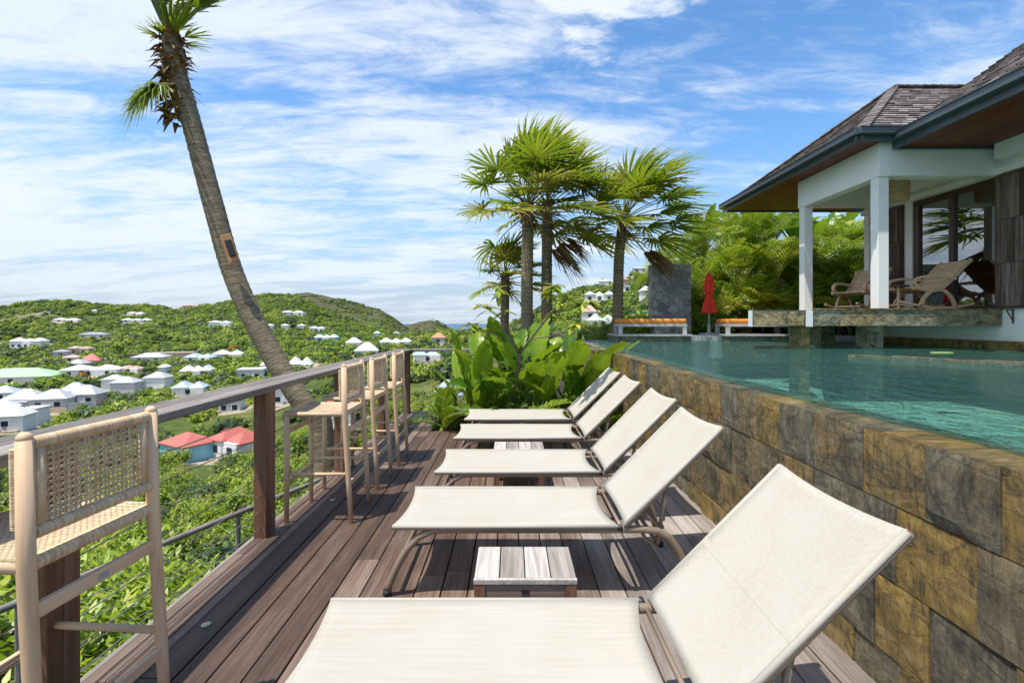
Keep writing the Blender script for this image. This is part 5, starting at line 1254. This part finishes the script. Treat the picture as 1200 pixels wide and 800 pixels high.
def fan_frond(m, base, d, L, size, rnd, tone, droop=.35, wind=0.0, nseg=25, spread=118, up=Vector((0, 0, 1)), petw=.018):
    d = Vector(d).normalized(); base = Vector(base); pts = []
    for k in range(8):
        u = k/7; p = base+d*(L*u)+Vector((wind*.25*u*u*L, 0, -droop*.30*L*u*u)); pts.append(p)
    m.tube(pts, [petw*(1-.5*k/7) for k in range(8)], 5, min(1, tone+.12))
    f = (pts[-1]-pts[-2]).normalized(); s = f.cross(up)
    if s.length < .1: s = f.cross(Vector((1, 0, 0)))
    s.normalize(); n = s.cross(f).normalized(); c = pts[-1]
    for k in range(nseg):
        a = R(-spread+2*spread*k/(nseg-1)+rnd.uniform(-2, 2)); dd = (f*math.cos(a)+s*math.sin(a)+n*(.16*abs(math.sin(a))+.10*(1 if k % 2 else -1)*.4)).normalized()
        l = size*(1-.30*abs(a/R(spread))**2)*rnd.uniform(.88, 1.08); sd = dd.cross(n).normalized()
        P = []; W = []
        for q, (u, w) in enumerate(((0.03, .008), (.25, .026), (.5, .033), (.75, .021), (1, .002))):
            p = c+dd*(l*u)+Vector((wind*l*.55*u*u, 0, -droop*.42*l*u**2.6*rnd.uniform(.5, 1.4))); P.append(p); W.append(w*size)
        tt = min(1, max(0, tone+rnd.uniform(-.08, .08)))
        m.strip(P[:4], W[:4], (sd+n*(.35 if k % 2 else -.35)).normalized(), tt); m.strip(P[3:], W[3:], sd, min(1, tt+.12))
def fan_palm(label, x, y, zb, zt, r, trunkpts, n, L, size, seed, wind=.5, shag=True, rz=None):
    rnd = random.Random(seed)
    t = thing('fan_palm', label, 'palm tree', (x, y, zb), 0, 'wind swept fan palms beyond the pool')
    m = MB(); pts = [(p[0], p[1], p[2]*(zt-zb)) for p in trunkpts]; ringed_trunk(m, pts, r*1.08, r*.9, int((zt-zb)*11), rnd); m.build('trunk', M['trunk'], t, True)
    top = Vector(pts[-1]); m = MB(); dead = MB()
    for i in range(n):
        a = i*2.399+rnd.uniform(-.25, .25); age = i/n; elv = R(84-98*age+rnd.uniform(-12, 12)); d = Vector((math.cos(a)*math.cos(elv)+.22*wind, math.sin(a)*math.cos(elv), math.sin(elv)))
        tone = .36+.32*rnd.random()+(.20 if rnd.random() < .3 else 0)+.13*max(0, age-.6)
        if rnd.random() < .12+.3*max(0, age-.7): tone = rnd.uniform(.68, .92)
        fan_frond(m, top+Vector((0, 0, -.35*age)), d, L*rnd.uniform(.8, 1.15), size*rnd.uniform(.7, 1.0), rnd, tone, .12+.35*age+rnd.uniform(0, .25), wind*rnd.uniform(.5, 1.3))
    m.build('crown', M['leaf_fan'], t)
    if shag:
        for k in range(60):   # old leaf bases below the crown
            a = rnd.uniform(0, 6.28); z = -rnd.uniform(.0, .75); c = top+Vector((math.cos(a)*r*.9, math.sin(a)*r*.9, z)); d = Vector((math.cos(a)*.45, math.sin(a)*.45, rnd.uniform(-.5, .7))).normalized()
            l = rnd.uniform(.12, .34); dead.strip([c, c+d*l*.5, c+d*l+Vector((0, 0, -.08))], [.035, .028, .006], d.cross(Vector((0, 0, 1))).normalized(), rnd.random())
        for k in range(3):
            a = rnd.uniform(-.8, 1.2); fan_frond(dead, top+Vector((0, 0, -.4)), Vector((math.cos(a)*.6, math.sin(a)*.6, -.5)), L*.6, size*.7, rnd, .95, .9, wind, 18, 60)
        dead.build('dead_skirt', M['fibre'], t)
    return t
tr0 = [(0, 0, 0), (.02, 0, .3), (-.03, 0, .65), (0, 0, 1)]
fan_palm('tall fan palm with the densest crown in front of the other palms', .40, 12.0, -3.4, 4.45, .155, tr0, 36, 1.30, 1.22, 101, .5)
fan_palm('fan palm close behind the densest crowned one, crown overlapping it', .95, 12.9, -3.4, 4.70, .15, tr0, 30, 1.15, 1.10, 102, .5)
fan_palm('slim fan palm standing alone at the left end of the pool', 2.80, 12.95, .9, 4.40, .140, [(0, 0, 0), (.03, 0, .35), (.07, 0, .7), (.20, 0, 1)], 30, 1.1, 1.2, 103, .75)
fan_palm('short fan palm with a small crown left of the tall palms', -.18, 13.4, -3.4, 2.85, .13, tr0, 20, .75, .85, 104, .5)
def lean_palm():
    rnd = random.Random(55)
    t = thing('leaning_palm', 'tall leaning palm with a curved bare trunk and trimmed crown outside the railing', 'palm tree', (-2.15, 6.0, -3.2))
    W_ = [(385, 540), (377, 505), (363, 482), (350, 465), (313, 405), (275, 325), (250, 240), (226, 150), (207, 82), (200, 40)]
    pts = [(-2.15, 6.0, -3.2), (-2.17, 6.0, -1.6)]+[((px-600)*6/F, 6.0, EYE-(py-379)*6/F) for px, py in W_[1:]]
    pts = [(p[0]+2.15, p[1]-6.0, p[2]+3.2) for p in pts]
    m = MB(); ringed_trunk(m, pts, .150, .102, 92, rnd, .45); m.build('trunk', M['trunk'], t, True)
    top = Vector(pts[-1]); m = MB(); dead = MB()
    for i in range(20):   # young upright fronds, cut short
        a = i*2.4; d = Vector((math.cos(a)*.55+.03, math.sin(a)*.5, 1)); fan_frond(m, top+Vector((0, 0, -.05)), d, rnd.uniform(.45, .7), rnd.uniform(.4, .6), rnd, rnd.uniform(.3, .6), .1, .3, 14, 50, petw=.026)
    for i in range(6):
        a = i*1.1; d = Vector((math.cos(a)*.8, math.sin(a)*.8, .35)); fan_frond(m, top+Vector((0, 0, -.1)), d, rnd.uniform(.1, .2), rnd.uniform(.25, .35), rnd, rnd.uniform(.4, .65), .25, .3, 10, 40, petw=.022)
    # one folded green frond and rags hanging below
    for (dx, tn, l) in ((-.22, .38, .58), (-.05, .5, .60), (-.34, .3, .52), (.02, .62, .5), (-.15, .45, .45)):
        fan_frond(m, top+Vector((-.02, -.12, -.70)), Vector((dx-.05, -.2, -.05)), .07, l*.82, rnd, tn, 1.35, .0, 26, 95, petw=.02)
    for k in range(330):
        a = rnd.uniform(0, 6.28); z = -rnd.uniform(.0, 1.12); u = -z; c = top+Vector((.075*u+math.cos(a)*.10, math.sin(a)*.10, z)); d = Vector((math.cos(a)*.7, math.sin(a)*.7, rnd.uniform(-.7, 1.0))).normalized(); l = rnd.uniform(.06, .19)
        dead.strip([c, c+d*l*.5, c+d*l+Vector((0, 0, -.05))], [.034, .026, .004], d.cross(Vector((0, 0, 1))).normalized(), rnd.random())
    for k in range(14):
        a = rnd.uniform(0, 6.28); c = top+Vector((.03, 0, -rnd.uniform(.5, .8))); d = Vector((math.cos(a), math.sin(a)*.8, rnd.uniform(-.4, .2))); dead.tube([c, c+d*.2, c+d*.38+Vector((0, 0, -.08))], [.006, .004, .002], 4)
    m.build('crown', M['leaf_fan'], t); dead.build('dead_skirt', M['fibre'], t)
    # small board with a black box strapped to the trunk
    s = thing('lamp_board', 'small wooden board with a black box strapped to the leaning palm trunk', 'box', ((271-600)*5.83/F, 5.80, EYE+(379-291)*5.83/F)); s.rotation_euler = (0, R(-17), R(8))
    m = MB(); m.box(-.06, .06, -.012, .012, -.17, .17); m.build('board', M['boardwood'], s, bevel=.003)
    m = MB(); m.box(-.02, .05, -.05, -.013, -.11, .09); m.build('black_box', M['black'], s, bevel=.008)
lean_palm()

# ------------------------------------------------------------------ feather palms, bananas, leafy planting
def feather(m, base, d, L, rnd, tone, droop=.6, nl=24, ll=None, wid=.017):
    d = Vector(d).normalized(); base = Vector(base); P = []; ll = ll or .26*L; wid = wid*min(1, .45+.28*L)
    for k in range(nl+1):
        u = k/nl; P.append(base+d*(L*u)+Vector((.14*L*u*u, 0, -droop*L*u**2.2)))
    m.tube(P[::4], [.016*(1-.8*i/len(P[::4])) for i in range(len(P[::4]))], 5, min(1, tone+.25))
    for k in range(int(nl*.16), nl+1):
        f = (P[k]-P[k-1]).normalized(); s = f.cross(Vector((0, 0, 1)))
        if s.length < .05: s = Vector((1, 0, 0))
        s.normalize(); n = s.cross(f); u = k/nl; l = ll*(math.sin(math.pi*min(1, .18+u*.8))**.6)*rnd.uniform(.85, 1.1)
        for sg in (-1, 1):
            dd = (s*sg*.85+f*.62+n*.42).normalized(); w = (f-dd*f.dot(dd)).normalized(); tt = min(1, max(0, tone+rnd.uniform(-.12, .12)))
            m.strip([P[k], P[k]+dd*l*.4, P[k]+dd*l*.75+Vector((0, 0, -.05*l)), P[k]+dd*l+Vector((0, 0, -.34*l))], [wid*.45, wid, wid*.75, .001], (w+n*sg*rnd.uniform(-.5, .5)).normalized(), tt)
def feather_palm(x, y, zb, h, nf, L, seed, label, grp, tone=.5, stems=4, name='feather_palm'):
    rnd = random.Random(seed); t = thing(name, label, 'palm tree', (x, y, zb), 0, grp); st = MB(); cr = MB()
    for q in range(stems):
        a = rnd.uniform(0, 6.28); r = rnd.uniform(0, .35); hh = h*rnd.uniform(.35, .75); p0 = Vector((math.cos(a)*r, math.sin(a)*r, -.1)); p1 = Vector((math.cos(a)*r*2.2, math.sin(a)*r*2.2, hh)); st.tube([p0, p0.lerp(p1, .5)+Vector((0, 0, .1)), p1], [.05, .042, .035], 7, rnd.random())
        for i in range(nf//stems):
            b = rnd.uniform(0, 6.28); e = R(rnd.uniform(25, 85)); dd = Vector((math.cos(b)*math.cos(e), math.sin(b)*math.cos(e), math.sin(e)))
            feather(cr, p1, dd, L*rnd.uniform(.75, 1.15), rnd, tone+rnd.uniform(-.22, .28), rnd.uniform(.35, .8))
    st.build('trunk', M['bark'], t, True); cr.build('crown', M['leaf_feather'], t); return t
def paddle(m, base, d, L, W, rnd, tone, bend=.5, pet=.5, n=12):
    """long petiole carrying one broad folded blade"""
    d = Vector(d).normalized(); base = Vector(base); h = Vector((d.x, d.y, 0)); h = h.normalized() if h.length > .05 else Vector((1, 0, 0)); tot = L+pet; P = []
    for k in range(n*2+1):
        u = k/(n*2); P.append(base+d*(tot*u)+(h*.25+Vector((0, 0, -1)))*(bend*tot*.5*u**2.6))
    k0 = int(n*2*pet/tot); m.tube(P[:k0+1] if k0 > 1 else P[:3], .016, 5, min(1, tone+.15))
    B = P[k0:]; m_ = len(B)-1; vs = []; nw = 3
    side0 = d.cross(Vector((0, 0, 1))); side0 = side0.normalized() if side0.length > .1 else Vector((0, 1, 0)); side0.rotate(Matrix.Rotation(rnd.uniform(-.7, .7), 3, d))
    for i, p in enumerate(B):
        u = i/m_; w = W*.5*(math.sin(math.pi*min(1, u*.93+.07))**.62)*(1 if u < .97 else .3); f = (B[min(i+1, m_)]-B[max(i-1, 0)]).normalized(); s = (side0-f*side0.dot(f)).normalized(); nn = s.cross(f)
        rip = .018*math.sin(u*40+rnd.random())
        for j in range(-nw, nw+1):
            v = j/nw; vs.append(p+s*(w*v)+nn*(w*(.38*abs(v)-.16*v*v)+rip*abs(v)))
    c = 2*nw+1
    for i in range(m_):
        for j in range(c-1):
            if abs(j-(nw-.5)) > nw-1 and rnd.random() < .05: continue
            m.add([vs[i*c+j], vs[i*c+j+1], vs[(i+1)*c+j+1], vs[(i+1)*c+j]], [(0, 1, 2, 3)], min(1, max(0, tone+(.22 if j in (nw-1, nw) else 0)*.4+rnd.uniform(-.04, .04))))
def weld(o):
    w = o.modifiers.new('weld', 'WELD'); w.merge_threshold = .0004; return o
def banana(x, y, zb, h, nl, seed, label, grp, L=1.7):
    rnd = random.Random(seed); t = thing('banana_plant', label, 'banana plant', (x, y, zb), 0, grp); st = MB(); st.tube([(0, 0, -.1), (.03, 0, h*.3), (0, 0, h*.55)], [.13, .11, .07], 9); st.build('stem', M['bark'], t, True); m = MB()
    for i in range(nl):
        a = i*2.4+rnd.uniform(-.3, .3); e = R(rnd.uniform(48, 84)); paddle(m, (0, 0, h*.5), (math.cos(a)*math.cos(e), math.sin(a)*math.cos(e), math.sin(e)), L*rnd.uniform(.8, 1.15), .42, rnd, rnd.uniform(.15, .6), rnd.uniform(.35, .9), .45)
    weld(m.build('leaves', M['leaf_paddle'], t, True))
GP = 'feather palms behind the pool and terrace'; k = 0
for (x, y, h, nf, tone) in ((5.9, 14.7, 2.3, 28, .66), (6.5, 14.6, 3.3, 30, .56), (7.4, 13.7, 2.4, 30, .70), (8.3, 14.6, 3.6, 30, .5), (9.1, 13.5, 2.7, 30, .58), (9.9, 14.6, 3.6, 30, .5), (10.7, 13.4, 2.8, 28, .62), (5.3, 15.9, 2.9, 26, .55), (7.2, 15.7, 4.3, 28, .48), (8.9, 16.0, 4.6, 28, .46), (10.9, 15.6, 4.6, 28, .48), (6.1, 16.4, 4.0, 26, .52), (12.2, 14.6, 3.8, 24, .5), (9.6, 12.9, 1.6, 22, .62), (8.0, 13.1, 1.5, 20, .66), (6.2, 14.0, .9, 20, .68), (6.4, 13.3, 1.0, 22, .62), (7.2, 13.2, .8, 20, .66), (8.7, 13.0, .9, 20, .6), (9.1, 12.6, .8, 20, .66), (10.0, 12.9, 1.0, 20, .55), (5.2, 15.2, 1.1, 20, .6), (5.6, 15.6, 1.6, 22, .6)):
    k += 1; feather_palm(x, y, 1.0, h, nf, 2.0, 200+k, 'dense feather palm in the green mass behind the day beds and terrace', GP, tone)
k = 0
for (x, y, h, nl) in ((6.9, 17.4, 6.2, 10), (8.4, 17.2, 6.4, 10), (9.9, 17.0, 6.2, 10), (11.4, 17.2, 6.2, 10), (7.6, 16.6, 5.0, 9), (10.4, 16.4, 5.2, 9), (10.4, 12.4, 1.5, 6), (12.6, 16.8, 4.8, 8), (9.2, 18.4, 6.8, 9)):
    k += 1; banana(x, y, 1.0, h, nl, 300+k, 'low banana plant with bright leaves at the back corner of the terrace' if h < 2 else 'tall banana plant with broad leaves at the top of the green mass behind the terrace', 'banana plants behind the terrace', 1.5 if h > 2 else 1.1)
for i in range(22):
    x = 4.9+i*.42+random.uniform(-.2, .2); y = 13.7+random.uniform(-.1, 3.6); s = random.uniform(.55, .95)
    put(random.choice(NEARB), 'garden_shrub', x, y, 1.0, s, 'low leafy shrub under the palms behind the pool', 'shrub', 'low shrubs under the palms', 1.2)
for x, y, s in ((2.1, 14.2, .35), (2.5, 15.5, .5), (3.4, 14.4, .75), (3.0, 13.5, .36), (2.3, 13.3, .28)):
    put(random.choice(NEARB), 'garden_shrub', x, y, .9, s, 'leafy shrub at the left end of the pool behind the first day bed', 'shrub', 'shrubs at the left end of the pool', 1.1)
# planting at the deck end
def planting():
    rnd = random.Random(77); n = 0
    for (x, y, nl, h) in ((-.50, 7.0, 12, 1.15), (-.10, 7.35, 15, 1.5), (.35, 7.0, 13, 1.35), (.75, 7.4, 14, 1.35), (.88, 7.1, 9, .85), (-.70, 7.5, 8, .95)):
        n += 1; t = thing('paddle_plant', 'broad leaved tropical plant with glossy paddle leaves in the planting at the deck end', 'plant', (x, y, -.12), 0, 'paddle leaved plants at the deck end'); m = MB()
        for i in range(nl):
            a = rnd.uniform(0, 6.28); e = R(rnd.uniform(46, 87)); paddle(m, (rnd.uniform(-.1, .1), rnd.uniform(-.1, .1), 0), (math.cos(a)*math.cos(e), math.sin(a)*math.cos(e)*.8, math.sin(e)), rnd.uniform(.6, 1.0), rnd.uniform(.22, .36), rnd, rnd.uniform(.1, .8), rnd.uniform(.15, .7), h*rnd.uniform(.4, 1.0))
        weld(m.build('leaves', M['leaf_paddle'], t, True))
    for (x, y) in ((-.95, 7.1), (-.3, 6.85), (.5, 6.8), (1.0, 6.85), (.1, 7.7)):
        feather_palm(x, y, -.15, .35, 14, .95, rnd.randint(1, 999), 'low feathery palm frond clump filling the foot of the planting at the deck end', 'low feathery clumps at the deck end', .32, 2, 'fern_palm')
    for i, x in enumerate((-.8, -.35, .1, .55, .95, 1.2)):
        put(random.choice(NEARB), 'bed_shrub', x, 7.55+.12*(i % 2), -.15, .34, 'dark low shrub deep inside the planting at the deck end', 'shrub', 'low shrubs inside the deck end planting', 1.5)
planting()
def small_tree():
    rnd = random.Random(91); t = thing('young_tree', 'slender young tree with sparse yellow green leaf tufts rising from the planting', 'tree', (0, 6.75, -.12))
    m = MB(); q = 6.7/F
    def wp(px, py, y): s = y/F; return Vector(((px-600)*s, y-6.75, EYE-(py-379)*s+.12))
    tk = [Vector((0, 0, 0)), wp(600, 478, 6.72), wp(605, 448, 6.7), wp(609, 414, 6.66)]; m.tube(curve(tk, 10), [.03-.008*i/10 for i in range(11)], 9)
    brs = [([tk[3], wp(602, 402, 6.6), wp(593, 379, 6.5), wp(589, 358, 6.45), wp(583, 338, 6.4)], .018), ([tk[3], wp(622, 397, 6.5), wp(647, 366, 6.2), wp(664, 350, 5.95)], .018),
           ([wp(593, 379, 6.5), wp(578, 366, 6.3), wp(566, 358, 6.15)], .010), ([wp(647, 366, 6.2), wp(672, 362, 5.9), wp(688, 352, 5.7)], .010), ([wp(635, 380, 6.3), wp(640, 352, 6.1), wp(650, 335, 6.0)], .009), ([wp(622, 397, 6.5), wp(655, 392, 6.0), wp(676, 380, 5.6)], .009), ([wp(602, 402, 6.6), wp(572, 390, 6.5), wp(552, 380, 6.4)], .009)]
    tips = []
    for b, r in brs: c = curve(b, 9); m.tube(c, [r*(1-.6*i/9) for i in range(10)], 7); tips += [c[-1], c[-2], c[-4]]
    m.build('trunk', M['bark'], t, True)
    tp = MB(); tp.tube([wp(600, 479, 6.72)-Vector((0, 0, .03)), wp(600, 479, 6.72)+Vector((0, 0, .02))], .034, 10); tp.build('tape', M['green_tape'], t)
    l = MB()
    for c in tips:
        for k in range(9):
            a = rnd.uniform(0, 6.28); d = Vector((math.cos(a), math.sin(a), rnd.uniform(-.35, .7))).normalized(); L = rnd.uniform(.14, .25); s = d.cross(Vector((0, 0, 1))).normalized(); w = L*.17; tt = rnd.random()
            P = [c+d*(L*u)+Vector((0, 0, -.35*L*u*u)) for u in (0, .15, .4, .7, 1)]; l.strip(P, [.003, w*.5, w, w*.75, .002], s, tt)
    l.build('crown', M['leaf_yellow'], t)
small_tree()
# fallen leaves on the deck
for x, y, r, lab in ((.26, 2.72, .4, 'fallen orange brown leaf on the deck under the second lounger'), (1.40, 2.95, 2.0, 'fallen orange leaf at the foot of the pool wall')):
    m = MB(); m.strip([Vector((0, 0, .004)), Vector((.02, 0, .012)), Vector((.05, 0, .010)), Vector((.075, 0, .004))], [.002, .016, .014, .001], Vector((0, 1, 0)), .9); tag(m.build('fallen_leaf', M['leaf_flame'], loc=(x, y, .002), rot=(0, 0, r)), lab, 'leaf', 'fallen leaves on the deck')
